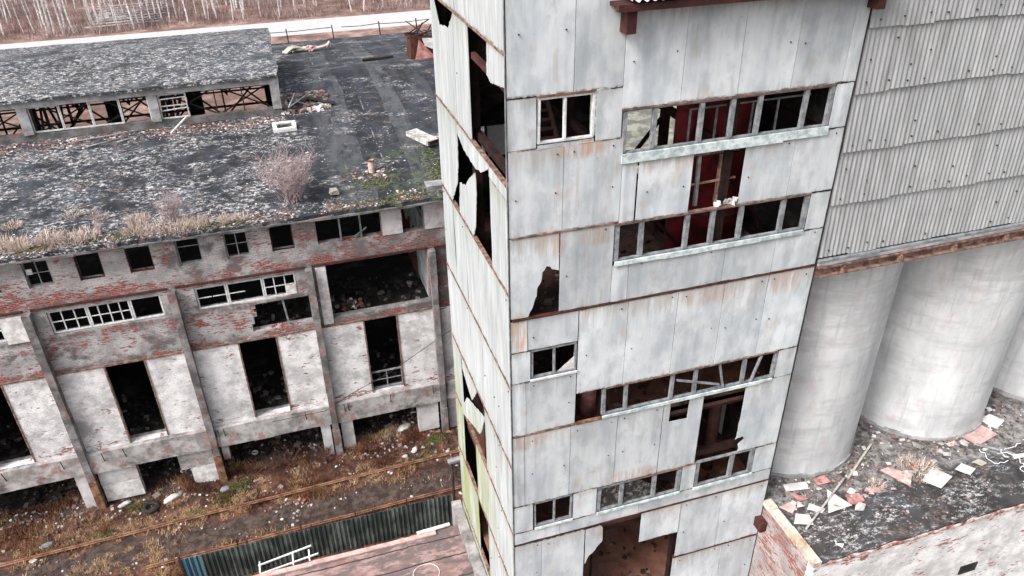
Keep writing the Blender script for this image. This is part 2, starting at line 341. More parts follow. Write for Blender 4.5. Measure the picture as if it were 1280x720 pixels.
c = q.mix(q.math('MULTIPLY', yd, .9), c, q.mix(q.step(q.noise(.5, .5, .5, 6, .7, 2.), .42, .6), (.12, .12, .11), (.30, .31, .25)))
q.col(c); q.bump(q.noise(5, 5, 5, 8, .75), 1., .06)
# scattered stuff coloured piece by piece
def toned(name, stops, rough=.85):
    q = N(name); q.col(q.ramp(q.tone(), stops)); q.b.inputs['Roughness'].default_value = rough
toned('rubble', [(0, (.05, .04, .038)), (.4, (.15, .11, .10)), (.62, (.30, .24, .22)), (.8, (.26, .08, .05)), (.9, (.55, .52, .51)), (1, (.78, .77, .77))])
toned('white_litter', [(0, (.12, .11, .11)), (.5, (.38, .36, .36)), (1, (.74, .73, .73))])
toned('dead_grass', [(0, (.05, .018, .013)), (.3, (.16, .058, .032)), (.6, (.32, .17, .09)), (1, (.58, .42, .26))])
toned('straw', [(0, (.30, .22, .18)), (.5, (.56, .45, .39)), (1, (.76, .68, .61))])
toned('weeds', [(0, (.04, .08, .015)), (1, (.16, .24, .05))])
toned('thicket', [(0, (.06, .035, .032)), (.5, (.20, .13, .125)), (1, (.50, .40, .38))])
toned('rust_rubble', [(0, (.02, .012, .01)), (.7, (.07, .04, .03)), (1, (.20, .15, .14))])
toned('dark_rubble', [(0, (.012, .010, .009)), (.7, (.04, .032, .028)), (1, (.20, .18, .17))])  # rubble colours lowered to carry the shade inside the hall
toned('pebble', [(0, (.05, .045, .042)), (.6, (.17, .155, .15)), (.78, (.26, .13, .10)), (.9, (.36, .33, .32)), (1, (.72, .71, .70))])
toned('moss', [(0, (.03, .04, .015)), (.6, (.08, .10, .03)), (1, (.20, .17, .10))])

# ---------------------------------------------------------------- ground
def gz(x, y):
    h = noise.noise(Vector((x * .35, y * .35, 0))) * .16 + noise.noise(Vector((x * 1.3, y * 1.3, 5))) * .07
    if 32.6 < y < 46 and x < 14:
        h += .45 * max(0, noise.noise(Vector((x * .5, y * .5, 9)))) + .10
    if 28.7 < y < 32.0: h *= .3
    if y > 70: h *= .0
    if x > 14.6: h = 0.
    return h
def span(a, b, s):
    n = max(1, round((b - a) / s)); return [a + (b - a) * i / n for i in range(n)]
xs = span(-900, -60, 120) + span(-60, -22, 6) + span(-22, 14, .22) + span(14, 60, 6) + span(60, 900, 120) + [900]
ys = span(-60, 20, 10) + span(20, 48, .22) + span(48, 90, 2) + span(90, 260, 12) + span(260, 1600, 140) + [1600]
g = MB(); nx = len(xs)
g.v = [(x, y, gz(x, y)) for y in ys for x in xs]
for j in range(len(ys) - 1):
    for i in range(nx - 1):
        g.f.append((j * nx + i, j * nx + i + 1, (j + 1) * nx + i + 1, (j + 1) * nx + i)); g.m.append(0); g.t.append(.5); g.sm.append(True)
g.build('ground', 'soil', kind='structure')
MB().box(-140, 160, 134.5, 145.0, -.3, .05).build('road', 'road_pale', kind='structure')

# ---------------------------------------------------------------- factory hall
FX0, FX1 = -27., 13.6
fac = thing('factory_hall', (-6, 34, 0), 'long derelict brick factory hall with peeling white paint and a dark patched roof', 'factory')
Yf = 34.0
PX = [-23.95, -17.95, -11.97, -5.97, .2, 6.2, 12.2]
top = [(x, x + 1.02, 13.07, 14.42) for x in (-19.75, -17.7, -15.65, -13.6, -11.52, -9.47, -7.41, -5.33, -3.26, -1.25)] + [(.85, 3.9, 13.1, 14.46), (4.93, 5.97, 13.03, 14.46), (7.05, 8.3, 13.03, 14.46), (9.4, 10.4, 13.03, 14.46)]
second = [(-23.3, -18.6, 10.57, 11.78), (-17.25, -13.15, 10.57, 11.78), (-11.27, -6.52, 10.57, 11.78), (-5.04, -.45, 10.6, 11.82)]
ragged = [(-2.55, .0, 8.9, 10.43), (-2.72, -2.5, 8.9, 9.75), (-2.86, -2.7, 8.9, 9.35), (-2.62, -2.54, 10.0, 10.2)]
big = [(1.02, 6.0, 8.88, 11.93), (.9, 1.03, 9.8, 10.6), (7.0, 11.6, 8.9, 11.9)]
m = MB(); cells(m, FX0, FX1, 8.5, 14.75, Yf, Yf + .42, top + second + ragged + big)
m.build('wall', 'facade_brick', fac)
doors = [(-15.9, -14.06, 3.68, 8.42), (-9.8, -7.95, 3.68, 8.42), (-3.72, -1.85, 3.68, 8.42), (2.42, 4.2, 3.8, 8.42), (8.3, 10.1, 3.8, 8.42), (-22, -20, 3.68, 8.42)]
m = MB(); cells(m, FX0, FX1, 3.66, 8.44, Yf - .03, Yf + .35, doors)
m.build('white_wall', 'white_brick', fac, label='whitewashed lower wall with tall black doorways')
# belts, beam, pilasters
m = MB()
for a, b in zip([FX0] + PX, PX + [FX1]):
    a2, b2 = (a + .17 if a in PX else a), (b - .17 if b in PX else b)
    m.box(a2, b2, Yf - .10, Yf + .3, 12.0, 12.09)
m.build('ledge', 'rust_steel', fac)
m = MB()
for a, b in zip([FX0] + PX, PX + [FX1]):
    a2, b2 = (a + .17 if a in PX else a), (b - .17 if b in PX else b)
    m.box(a2, b2, Yf - .07, Yf + .3, 8.44, 8.52)
m.build('ledge', 'brown_girt', fac)
m = MB(); x = FX0
while x < FX1:
    w = min(R(.5, 1.3), FX1 - x)
    m.box(x, x + w, Yf - .30, Yf + .6, 2.42 + R(-.04, .04), 3.66, tone=.5); x += w
m.build('floor_beam', 'beam_concrete', fac)
for i in range(46):
    x = -20 + i * .75 + R(-.1, .1)
m = MB()
for x in [R(-20, 7) for _ in range(16)]:
    MB().bar((x, Yf - .31, 3.1), (x + R(-.03, .03), Yf - .45, 3.72), .035).build('bracket', 'dark_steel', fac)
for x in PX:
    m = MB(); z = 0
    while z < 11.9:
        h = min(R(1.2, 2.4), 11.98 - z)
        w = .16 + R(-.012, .012)
        m.box(x - w, x + w, Yf - .42 + R(-.01, .01), Yf - .02, z, z + h, tone=.5, j=.006); z += h
    m.build('pilaster', 'pilaster_concrete', fac)
# rusty feet of the pilasters
for x in PX[1:6]:
    m = MB(); m.box(x - .18, x + .18, Yf - .45, Yf - .2, -.2, 2.0, j=.02); m.build('pilaster_foot', 'orange_rust' if x < 0 else 'pilaster_concrete', fac)
# low wall pieces under the beam
for (a, b, z0, z1, mt) in [(-12.75, -12.24, .0, 2.4, 'plain_plaster'), (-11.7, -9.9, .25, 1.35, 'white_sheet'), (-11.7, -9.9, 1.37, 2.4, 'plain_plaster'), (-7.9, -6.2, 1.3, 2.4, 'beam_concrete'),
                           (-7.4, -6.22, .05, 1.28, 'white_sheet'), (-5.7, -5.35, 1.4, 2.4, 'beam_concrete'), (-.55, -.08, .1, 2.4, 'plain_plaster'), (.5, 1.15, .15, 2.4, 'plain_plaster'), (4.75, 5.9, .4, 2.4, 'plain_plaster'), (6.5, 7.3, .2, 2.4, 'plain_plaster'), (-18.9, -18.2, .1, 2.4, 'plain_plaster')]:
    MB().box(a, b, Yf - .12, Yf + .25, z0, z1, j=.02).build('wall_panel', mt, fac)
# pale panels at the top right windows
for a, b in ((3.93, 4.9), (6.0, 7.0)):
    MB().box(a, b, Yf - .05, Yf - .01, 13.08, 14.5, j=.01).build('wall_panel', 'plain_plaster', fac)
MB().box(-13.12, -12.22, Yf - .05, Yf - .01, 10.5, 11.85, j=.01).build('wall_panel', 'white_sheet', fac)
MB().box(.52, 1.0, Yf - .06, Yf - .01, 8.6, 11.9, j=.012).build('wall_panel', 'white_sheet', fac)
# floors, back wall, inner walls
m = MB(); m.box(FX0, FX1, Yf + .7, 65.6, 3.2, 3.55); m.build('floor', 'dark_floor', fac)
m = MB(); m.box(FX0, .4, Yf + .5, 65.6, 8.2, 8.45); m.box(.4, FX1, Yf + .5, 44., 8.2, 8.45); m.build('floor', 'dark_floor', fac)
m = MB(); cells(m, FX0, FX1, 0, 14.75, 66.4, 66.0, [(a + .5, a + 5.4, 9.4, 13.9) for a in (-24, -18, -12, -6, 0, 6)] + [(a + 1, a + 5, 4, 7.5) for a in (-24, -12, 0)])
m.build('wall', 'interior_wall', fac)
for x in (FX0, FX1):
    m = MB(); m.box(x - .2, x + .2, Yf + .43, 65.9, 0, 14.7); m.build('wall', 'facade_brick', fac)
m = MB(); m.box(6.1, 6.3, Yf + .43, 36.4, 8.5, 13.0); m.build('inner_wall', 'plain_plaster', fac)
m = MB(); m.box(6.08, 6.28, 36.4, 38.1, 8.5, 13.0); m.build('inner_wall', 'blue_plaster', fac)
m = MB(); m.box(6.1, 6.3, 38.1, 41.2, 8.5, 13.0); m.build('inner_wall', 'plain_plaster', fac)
m = MB()
for i in range(7): m.bar((5.95, 37 + i * .6, 8.6), (6.0, 37.4 + i * .55 + R(-.2, .2), R(10.5, 12.2)), .10, .04)
m.build('plank', 'rust_steel', fac)
m = MB()
for x in PX[1:5]:
    for y in (40.5, 47, 53.5, 60):
        MB().box(x - .2, x + .2, y - .2, y + .2, 0, 8.2).build('column', 'interior_wall', fac)
# roof
def rz(y): return 14.95 + .1125 * (y - 34) if y <= 50 else 14.95 + .1125 * (66 - y)
def sag(x, y): return rz(y) + .05 * noise.noise(Vector((x * .5, y * .5, 1))) + .03 * noise.noise(Vector((x * 2, y * 2, 4)))
def roof_piece(m, x0, x1, y0, y1, nx, ny, edge=True):
    vs = []
    for j in range(ny + 1):
        for i in range(nx + 1):
            x = x0 + (x1 - x0) * i / nx; y = y0 + (y1 - y0) * j / ny
            if edge and j == 0: y += R(-.06, .06)
            vs.append((x, y, sag(x, y)))
    n = len(vs); vs += [(x, y, z - .2) for x, y, z in vs]
    fs = []
    k = nx + 1
    for j in range(ny):
        for i in range(nx):
            a = j * k + i; fs += [(a, a + 1, a + 1 + k, a + k), (n + a, n + a + k, n + a + 1 + k, n + a + 1)]
    for i in range(nx): fs += [(i, n + i, n + i + 1, i + 1), (ny * k + i, ny * k + i + 1, n + ny * k + i + 1, n + ny * k + i)]
    for j in range(ny): a = j * k; b = a + nx; fs += [(a, a + k, n + a + k, n + a), (b, n + b, n + b + k, b + k)]
    m.add(vs, fs, 0, .5)
m = MB(); roof_piece(m, FX0, FX1 + .3, 33.5, 44.62, 150, 42)
roof_piece(m, .42, FX1 + .3, 44.64, 50, 50, 20, False); roof_piece(m, .42, FX1 + .3, 50.02, 66.5, 50, 50, False)
roof_piece(m, FX0, .40, 55.5, 66.5, 80, 36, False)
m.build('roof', 'bitumen', fac)
m = MB(); x = FX0
while x < FX1:
    w = R(.5, 1.4); m.box(x, min(x + w, FX1), 33.42, 33.95, 14.62 + R(-.03, .03), 14.90 + R(-.03, .0) - .18, j=.012); x += w + .01
m.build('cornice', 'cornice', fac)
# windows of the facade
def sash(name, x0, x1, z0, z1, nx, nz, y=Yf + .1, mt='pale_frame', t=.06, drop=0., sub=None):
    m = MB()
    m.box(x0, x0 + t, y, y + .07, z0, z1); m.box(x1 - t, x1, y, y + .07, z0, z1)
    m.box(x0 + t, x1 - t, y, y + .07, z0, z0 + t); m.box(x0 + t, x1 - t, y, y + .07, z1 - t, z1)
    for i in range(1, nx):
        if random.random() < drop: continue
        x = x0 + (x1 - x0) * i / nx; m.box(x - t * .35, x + t * .35, y + .01, y + .05, z0 + t, z1 - t)
    for k in range(1, nz):
        z = z0 + (z1 - z0) * k / nz
        for i in range(nx):
            if random.random() < drop: continue
            a = x0 + (x1 - x0) * i / nx + .03; b = x0 + (x1 - x0) * (i + 1) / nx - .03
            m.box(max(a, x0 + t), min(b, x1 - t), y + .015, y + .045, z - t * .3, z + t * .3)
    return m.build(name, mt, fac if sub is None else sub)
for k, (a, b, c, d) in enumerate(top[:10]):
    if k in (4, 8, 1, 2): sash('window', a, b, c, d, 2, 2, mt='frame_wood')
    elif k in (7,): sash('window', a, b, c, d, 1, 3, mt='frame_wood', drop=.5)
    else: sash('window', a, b, c, d, 1, 1, mt='rust_steel', t=.05)
o = sash('window', top[4][0] + .01, top[4][0] + .3, 13.7, 13.95, 1, 1, mt='white_sheet', t=.12)
m = MB()
for x in (1.95, 2.92): m.box(x - .04, x + .04, Yf + .05, Yf + .15, 13.12, 14.44)
m.bar((2.6, Yf + .1, 13.2), (3.2, Yf + .1, 13.6), .06); m.build('window', 'frame_wood', fac)
for x0, x1, nx, nz, dr in ((-11.25, -9.68, 3, 2, .2), (-9.66, -7.88, 4, 2, 0.), (-7.86, -6.54, 1, 1, 0), (-5.02, -3.65, 2, 2, .3), (-3.63, -2.0, 2, 2, .6), (-1.98, -.47, 3, 2, .1), (-17.2, -15.9, 3, 2, .2), (-15.88, -14.5, 3, 2, 0), (-14.48, -13.17, 2, 2, .1)):
    sash('window', x0, x1, 10.6, 11.76, nx, nz, t=.07, drop=dr)
m = MB(); m.box(-1.0, -.52, Yf + .02, Yf + .08, 10.66, 11.15, j=.01); m.build('window_panel', 'white_sheet', fac)
sash('window', 2.45, 4.17, 3.85, 5.0, 2, 2, mt='frame_wood', t=.08, drop=.2)
for (a, b, c, d) in doors[:4]:
    m = MB(); m.box(a, a + .07, Yf - .06, Yf + .06, c + .02, d); m.box(b - .07, b, Yf - .06, Yf + .06, c + .02, d); m.build('door_frame', 'brown_girt', fac)
m = MB(); m.bar((-1.15, Yf + .15, 8.9), (-1.25, Yf + .12, 10.45), .09); m.build('post', 'frame_wood', fac)
# lantern on the roof
ln = thing('tmp', (0, 0, 0), 'x', 'x'); bpy.data.objects.remove(ln)
LY = 44.8
lan = MB()
m = lan; x = FX0
while x < .35:
    w = min(R(.6, 1.5), .35 - x); m.box(x, x + w, LY - .18, LY + .2, 15.9, 16.52 + R(-.03, .03), tone=.5); x += w
lan = m.build('roof_lantern', 'cornice', fac); BASE[lan.name] = BASE[fac.name]
m = MB(); vs = []; NX = 90; prof = [(44.35, 18.42), (45.6, 18.56), (47.2, 18.74), (50, 18.98), (52.8, 18.76), (55.6, 18.52)]
for i in range(NX + 1):
    x = FX0 + (.45 - FX0) * i / NX
    for y, z in prof: vs.append((x + (R(-.12, .12) if i == NX else 0), y, z + .04 * noise.noise(Vector((x * .6, y, 3)))))
k = len(prof); n = len(vs); vs += [(a, b, c - .16) for a, b, c in vs]; fs = []
for i in range(NX):
    for j in range(k - 1):
        a = i * k + j; fs += [(a, a + k, a + k + 1, a + 1), (n + a, n + a + 1, n + a + k + 1, n + a + k)]
    a = i * k; fs += [(a, n + a, n + a + k, a + k), (a + k - 1, a + 2 * k - 1, n + a + 2 * k - 1, n + a + k - 1)]
for j in range(k - 1): a = NX * k + j; fs += [(a, n + a, n + a + 1, a + 1)]
m.add(vs, fs, 0, .5); m.build('lantern_roof', 'lantern_bitumen', lan)
m = MB(); x = FX0
while x < .4:
    w = min(R(1.2, 3), .4 - x); m.box(x + .01, x + w, 44.52, 44.78, 17.93 + R(-.02, .02), 18.28, tone=.5); x += w
m.build('fascia', 'grey_concrete', lan)
m = MB(); m.box(FX0, .35, 55.2, 55.4, 17.95, 18.3); m.box(FX0, .35, 55.2, 55.4, 16., 16.5)
for x in (-18.3, -12.35, -6.15, .12): m.box(x - .2, x + .2, 55.1, 55.4, 16.5, 17.95)
m.build('far_wall', 'dark_steel', lan)
for x in (-24.5, -18.5, -12.42, -6.18, .12):
    MB().box(x - .23, x + .23, LY - .25, LY + .12, 16.5, 17.95, j=.012).build('lantern_post', 'grey_concrete', lan)
for x0 in (-24.5, -18.5, -12.42, -6.18):
    for k in range(4):
        a = x0 + .25 + k * 1.44; b = a + 1.42
        if x0 == -6.18 and k > 0:
            if k < 3: MB().box(b - .03, b + .03, LY, LY + .06, 16.5, 17.95).build('mullion', 'dark_steel', lan)
            continue
        m = MB(); t = .05
        m.box(a, a + t, LY - .1, LY - .04, 16.55, 17.9); m.box(b - t, b, LY - .1, LY - .04, 16.55, 17.9)
        if k != 3: m.box(a + t, b - t, LY - .1, LY - .04, 16.55, 16.62)
        if k in (0, 2): m.box(a + t, b - t, LY - .1, LY - .04, 17.83, 17.9)
        if x0 == -6.18:
            for z in (17.0, 17.25, 17.62): m.bar((a + .05, LY - .08, z), (b - .05, LY - .08, z + R(-.05, .08)), .05)
        m.build('window', 'pale_frame', lan)
MB().bar((-4.7, LY - .3, 16.6), (-5.55, LY - 1.2, 16.1), .07).build('broken_frame', 'white_metal', lan)
# trusses
for x in (-24, -18.1, -12.1, -6.0, .15, 6.2):
    m = MB(); B = .14
    m.bar((x, 34.5, 14.35), (x, 65.5, 14.35), B)
    if x < 1:
        m.bar((x, 44.9, 17.9), (x, 50, 18.6), B); m.bar((x, 50, 18.6), (x, 55.1, 17.9), B)
        for y in (44.9, 47.4, 50, 52.6, 55.1): m.bar((x, y, 14.35), (x, y, 17.9 + (.6 if y == 50 else 0)), B)
        for a, b in ((44.9, 47.4), (50, 47.4), (50, 52.6), (55.1, 52.6)): m.bar((x, a, 14.4), (x, b, 18.1), .11)
    m.bar((x, 34.5, 14.5), (x, 44.8, 15.8), B); m.bar((x, 65.5, 14.5), (x, 55.2, 15.8), B)
    for a in (37, 40, 43): m.bar((x, a, 14.35), (x, a + 1.5, 15.4), .09); m.bar((x, 100 - a, 14.35), (x, 98.5 - a, 15.4), .09)
    m.build('truss', 'dark_steel', fac)
for x0 in (-24, -18.1, -12.1, -6.0):
    m = MB()
    for k in range(2):
        a = x0 + k * 3; b = a + 3.05
        for y in (50., 55.0):
            m.bar((a, y, 14.6), (b, y, 17.6), .09); m.bar((a, y, 17.6), (b, y, 14.6), .09); m.build('brace', 'dark_steel', fac); m = MB(); m.bar((b, y, 14.5), (b, y, 18.), .09); m.build('brace', 'dark_steel', fac); m = MB()
        MB().bar((a, 45.3, 16.3), (b, 45.3, 17.9), .07).build('brace', 'dark_steel', fac); MB().bar((a, 45.3, 17.9), (b, 45.3, 16.3), .07).build('brace', 'dark_steel', fac)
    for y, z in ((47.4, 14.5), (50, 14.4), (52.6, 14.5), (50, 16.4), (60, 14.4), (66.1, 11.6)): MB().bar((x0, y, z), (x0 + 6.1, y, z), .12).build('purlin', 'dark_steel', fac)

# ---------------------------------------------------------------- things on the factory roof
def on(x, y): return sag(x, y)
def bush(name, x, y, z, h, r, n, label, grp=None, mt='bare_twig', tw=.008):
    t = thing(name, (x, y, z), label, 'shrub', grp)
    m = MB()
    for i in range(n):
        a = R(0, 6.283); l = h * R(.55, 1); s = r * math.sqrt(R(0, 1))
        p0 = Vector((x + random.gauss(0, r * .12), y + random.gauss(0, r * .08), z)); p3 = Vector((x + s * math.cos(a), y + s * math.sin(a), z + l))
        p1 = p0.lerp(p3, .4) + Vector((R(-.10, .10) * h, R(-.08, .08) * h, R(.0, .12) * h)); p2 = p0.lerp(p3, .72) + Vector((R(-.06, .06), R(-.06, .06), .05 * h))
        m.tube([p0, p1, p2, p3], [tw * 2.4, tw * 1.7, tw * 1.2, tw * .6], 3, cap=False)
        for k in range(9):
            u = R(.3, .97); b = p1.lerp(p3, u) if u > .3 else p1
            d = Vector((R(-1, 1), R(-1, 1), R(.1, 1.1))).normalized() * h * R(.10, .24)
            m.tube([b, b + d * .6 + Vector((R(-.03, .03), R(-.03, .03), 0)), b + d], [tw, tw * .8, tw * .4], 3, cap=False)
    m.build('twigs', mt, t)
    return t
bush('bare_bush', 0., 34.95, on(0, 35), 2.5, 1.55, 90, 'large bare pinkish bush with fine twigs growing at the eave of the factory roof')
bush('bare_bush', -5.3, 34.6, on(-5.3, 34.6), 1.5, .8, 34, 'smaller bare bush above the second-bay windows at the roof eave')
bush('bare_bush', -8.2, 34.5, on(-8.2, 34.5), 1.2, .45, 14, 'thin bare shrub at the roof eave left of the smaller bush')
def tuft(name, x, y, z, h, r, n, label, grp, mt='straw', w=.010, cat='grass'):
    m = MB()
    for i in range(n):
        a = R(0, 6.283); s = r * math.sqrt(R(0, 1)); bx, by = x + s * math.cos(a), y + s * math.sin(a)
        dx, dy = math.cos(a) * h * R(-.3, 1.1), math.sin(a) * h * R(-.3, 1.1); hh = h * R(.12, 1) ** 1.1; c = R(0, 3.14); ux, uy = w * math.cos(c), w * math.sin(c)
        m.add([(bx - ux, by - uy, z), (bx + ux, by + uy, z), (bx + dx * .5 + ux * .7, by + dy * .5 + uy * .7, z + hh * .75), (bx + dx * .5 - ux * .7, by + dy * .5 - uy * .7, z + hh * .75), (bx + dx, by + dy, z + hh)], [(0, 1, 2, 3), (3, 2, 4)])
    return m.build(name, mt, at=(x, y, z), label=label, cat=cat, group=grp)
for i, (x, y, h, r) in enumerate([(-13.2, 34.3, .5, .45), (-12.2, 34.6, .4, .35), (-11.4, 34.2, .5, .4), (-10.3, 34.5, .45, .5), (-9.3, 34.2, .35, .5), (-8.6, 34.4, .6, .4), (-7.0, 34.3, .5, .4), (-6.2, 34.1, .4, .35), (-5.3, 34.2, .55, .5), (-4.6, 34.0, .5, .45), (-3.9, 34.1, .4, .35), (-3.0, 34.0, .35, .3), (-2.2, 34.2, .3, .3), (-14.6, 34.3, .4, .4), (-6.7, 35.0, .35, .4), (-12.7, 35.2, .3, .4), (-14.4, 35.3, .4, .5), (-11.8, 36.1, .25, .4), (-9.4, 36.4, .2, .3)]):
    tuft('grass_tuft', x + R(-.2, .2), y, on(x, y) - .03, h * R(.6, 1.25), r * R(.8, 1.5), int(160 + 480 * r), 'tuft of pale dry grass among others along the edge of the factory roof', 'dry grass tufts along the roof edge')
m = MB()
for i in range(1500):
    b = random.choice([(-8.2, 34.0, 1.6, .3), (-3.5, 33.8, 2.0, .18), (4.0, 35.6, .9, .5), (6.6, 34.6, .8, .6), (7.2, 37.6, .5, 1.2), (-10.8, 34.0, .8, .25), (5.2, 33.9, 1.8, .2), (7, 35.6, .5, .8)])
    x = b[0] + random.gauss(0, b[2] * .6); y = max(33.55, b[1] + random.gauss(0, b[3] * .6))
    z = on(x, y); m.chunk((x, y, z + .01), R(.02, .06))
for i in range(2600):
    x = R(-15.5, 6.0); y = 33.55 + abs(random.gauss(0, .5)); 
    if noise.noise(Vector((x * .8, y, 77))) < R(-.4, .5): continue
    m.chunk((x, y, on(x, y) + .01), R(.02, .07), 1, flat=.7)
m.build('roof_moss', ['moss', 'rubble'], kind='stuff', label='green moss, soil and crumbs along the factory roof edge')
m = MB()
for i in range(5200):
    x = R(-15.5, 9); y = R(33.6, 49.8)
    if y > 44.4 and x < .6: continue
    d = noise.noise(Vector((x * .5, y * .5, 3.3))) + (.35 if y < 35.2 and x < 1 else 0) + (.3 if y > 42.5 and x < 1 else 0) + (.5 if (x - 1.2)**2 + (y - 45.5)**2 < 3 else 0) - (.25 if x > 2.2 else 0)
    if d < R(-.1, .5): continue
    m.chunk((x, y, on(x, y) + .005), R(.012, .045) * (2.2 if random.random() < .05 else 1), flat=.35)
m.build('roof_debris', 'white_litter', kind='stuff', label='white flakes and crumbs of debris strewn over the factory roof')
# hatch
def hatch(x, y, w, label, mt='white_sheet'):
    z = on(x, y); t = thing('roof_hatch', (x, y, z), label, 'roof hatch')
    m = MB()
    for a, b, c, d in ((-w, w, -w, -w + .22), (-w, w, w - .22, w), (-w, -w + .22, -w + .22, w - .22), (w - .22, w, -w + .22, w - .22)): m.box(x + a, x + b, y + c, y + d, z - .05, z + .12, j=.03)
    m.build('kerb', mt, t); MB().box(x - w + .22, x + w - .22, y - w + .22, y + w - .22, z - .02, z + .03).build('opening', 'dark_steel', t)  # dark plate stands in for the shade inside the hatch
hatch(.3, 42.9, .62, 'square white-rimmed hatch with a dark opening on the roof below the lantern end')
t = thing('vent_pipe', (4.07, 36.84, on(4.07, 36.84)), 'short pale pipe stub with a rusty mouth in a mossy ring on the roof', 'vent pipe')
z = on(4.07, 36.84); m = MB(); m.tube([(4.07, 36.84, z - .1), (4.07, 36.84, z + .62)], [.17, .16], 14, cap=False); m.tube([(4.07, 36.84, z + .5), (4.07, 36.84, z - .1)], [.13, .13], 14, cap=True); m.build('pipe', 'pale_pipe', t)
m = MB(); m.tube([(4.07, 36.84, z + .56), (4.07, 36.84, z + .66)], [.185, .185], 14, cap=False); m.build('rusty_rim', 'orange_rust', t)
m = MB()
for i in range(120):
    a = R(0, 6.3); r = abs(random.gauss(0, .4)) + .2; x, y = 4.07 + r * math.cos(a) * 1.5, 36.6 + r * math.sin(a); m.chunk((x, y, on(x, y) + .03), R(.03, .11), flat=.6)
m.build('rubble_ring', 'rubble', kind='stuff', label='ring of broken brick crumbs round the stub pipe on the roof')
# broken duct beside the tower
x, y = 7.5, 39.2; z = on(x, y); t = thing('broken_duct', (x, y, z), 'broken pale duct box with a rusty end lying on the roof beside the tower', 'duct')
m = MB(); a = Vector((6.8, 40.3, z + .25)); b = Vector((7.6, 38.5, z + .2)); m.bar(a, b, .7, .25); m.build('casing', 'dirty_sheet', t)
m = MB(); m.bar(b + Vector((.02, -.02, .02)), b + Vector((.04, -.06, .02)), .6, .18); m.build('mouth', 'rust_steel', t)
m = MB(); m.box(6.3, 7.9, 34.05, 34.75, on(7, 34.4), on(7, 34.4) + .22, j=.05); m.build('concrete_block', 'grey_concrete', at=(7, 34.4, on(7, 34.4)), label='pale concrete block with moss on the roof corner beside the tower', cat='concrete block')
m = MB(); m.chunk((2.0, 35.0, on(2, 35) + .2), .28, flat=1.4); m.build('stone', 'wood_pale', at=(2, 35, on(2, 35)), label='small yellowish stone on the roof edge right of the large bush', cat='stone')
# collapsed red vent house
x, y = 10.3, 52.6; z = on(x, y); t = thing('collapsed_ventilator', (x, y, z), 'collapsed red metal ventilator box with bent bars near the roof ridge beside the tower', 'ventilator')
m = MB(); P = [(-1.15, -.7), (1.2, -.8), (1.2, .8), (-1.15, .8)]
v = [(x + a, y + b, z + .0) for a, b in P] + [(x + a * .9, y + b, z + 1.5 + R(-.1, .1)) for a, b in P]
m.add(v, [(0, 1, 5, 4), (1, 2, 6, 5), (3, 0, 4, 7)], 0, .5); m.build('panel', 'rust_steel', t)
m = MB(); m.slab([(x - .9, y - .95, z + .05), (x + .6, y - 1.0, z + .05), (x - .55, y - .82, z + 1.35)], (0, -1, .1), .04); m.build('panel', 'red_sheet', t)
m = MB(); m.slab([(x + .3, y - .93, z + .9), (x + 1.1, y - .95, z + .6), (x + 1.15, y - .9, z + 1.5), (x + .5, y - .9, z + 1.5)], (0, -1, .1), .04); m.build('panel', 'red_sheet', t)
m = MB(); m.slab([(x - .2, y - .9, z + .95), (x + .3, y - .92, z + .7), (x + .45, y - .88, z + 1.4), (x - .35, y - .88, z + 1.45)], (0, -1, .1), .03); m.build('panel', 'white_sheet', t)
m = MB()
for i in range(14): m.bar((x + R(-1.5, 1.3), y + R(-.7, .7), z + R(1.2, 1.6)), (x + R(-1.6, 1.3), y + R(-.7, .7), z + R(1.5, 2.4)), .06)
m.build('bent_bar', 'rust_steel', t)
for i, (x, y, l) in enumerate([(1.9, 45.5, 'dark torn roofing sheet curled up right of the lantern end'), (2.3, 60.2, 'broken board heap on the far slope of the roof near the lantern'), (3.6, 60.4, 'broken pale box on the far roof slope'), (7.3, 53.2, 'long dark strip lying near the ridge of the roof')]):
    z = on(x, y); m = MB()
    if i == 0:
        m.bar((x - .9, y - .8, z + .05), (x - .2, y + .4, z + .35), .5, .04); m.bar((x - .2, y + .4, z + .35), (x + 1.4, y - .4, z + .1), .35, .04); mt = 'dark_steel'
    elif i == 3: m.bar((x - 1.2, y, z + .1), (x + .9, y + .2, z + .12), .3, .14); mt = 'dark_steel'
    else:
        for k in range(7): m.bar((x + R(-1.2, .8), y + R(-.5, .5), z + .12), (x + R(-.6, 1.1), y + R(-.5, .5), z + R(.2, .5)), R(.15, .5), .08)
        mt = 'wood_pale' if i == 1 else 'rose_sheet'
    m.build('roof_scrap', mt, at=(x, y, z), label=l, cat='debris')
t = MB()
for k in range(9): t.bar((R(.5, 1.6), R(43.8, 46.2), 16.3 + R(0, .5)), (R(.7, 2.7), R(44.2, 46.5), 16.3 + R(0, .9)), R(.04, .1))
t.build('fallen_laths', 'frame_wood', at=(1.5, 45, 16.2), label='tangle of pale fallen laths at the open end of the lantern', cat='debris')
m = MB()
for i in range(420):
    x = R(.3, 3.0); y = R(44.6, 47.0) ; m.chunk((x, y, on(x, y) + R(0, .12)), R(.05, .22))
for i in range(2600):
    x = R(-15.5, .4); y = 44.45 - abs(random.gauss(0, .55))
    if noise.noise(Vector((x * .7, y, 90))) < R(-.5, .4): continue
    m.chunk((x, y, on(x, y) + .01), R(.02, .09), flat=.6)
m.build('lantern_rubble', 'rubble', kind='stuff', label='rubble spilled along the foot and broken end of the roof lantern')
# pipes below lantern
m = MB()
for (a, b) in (((-10.2, 43.9), (-6.9, 44.35)), ((-9.6, 43.1), (-7.3, 44.0)), ((-8.2, 43.2), (-6.6, 43.9))): m.tube([(a[0], a[1], on(*a) + .08), (b[0], b[1], on(*b) + .1)], .035, 6)
m.build('fallen_rods', 'frame_wood', at=(-8.5, 43.8, 16), label='few thin rods lying on the roof under the lantern windows', cat='debris')
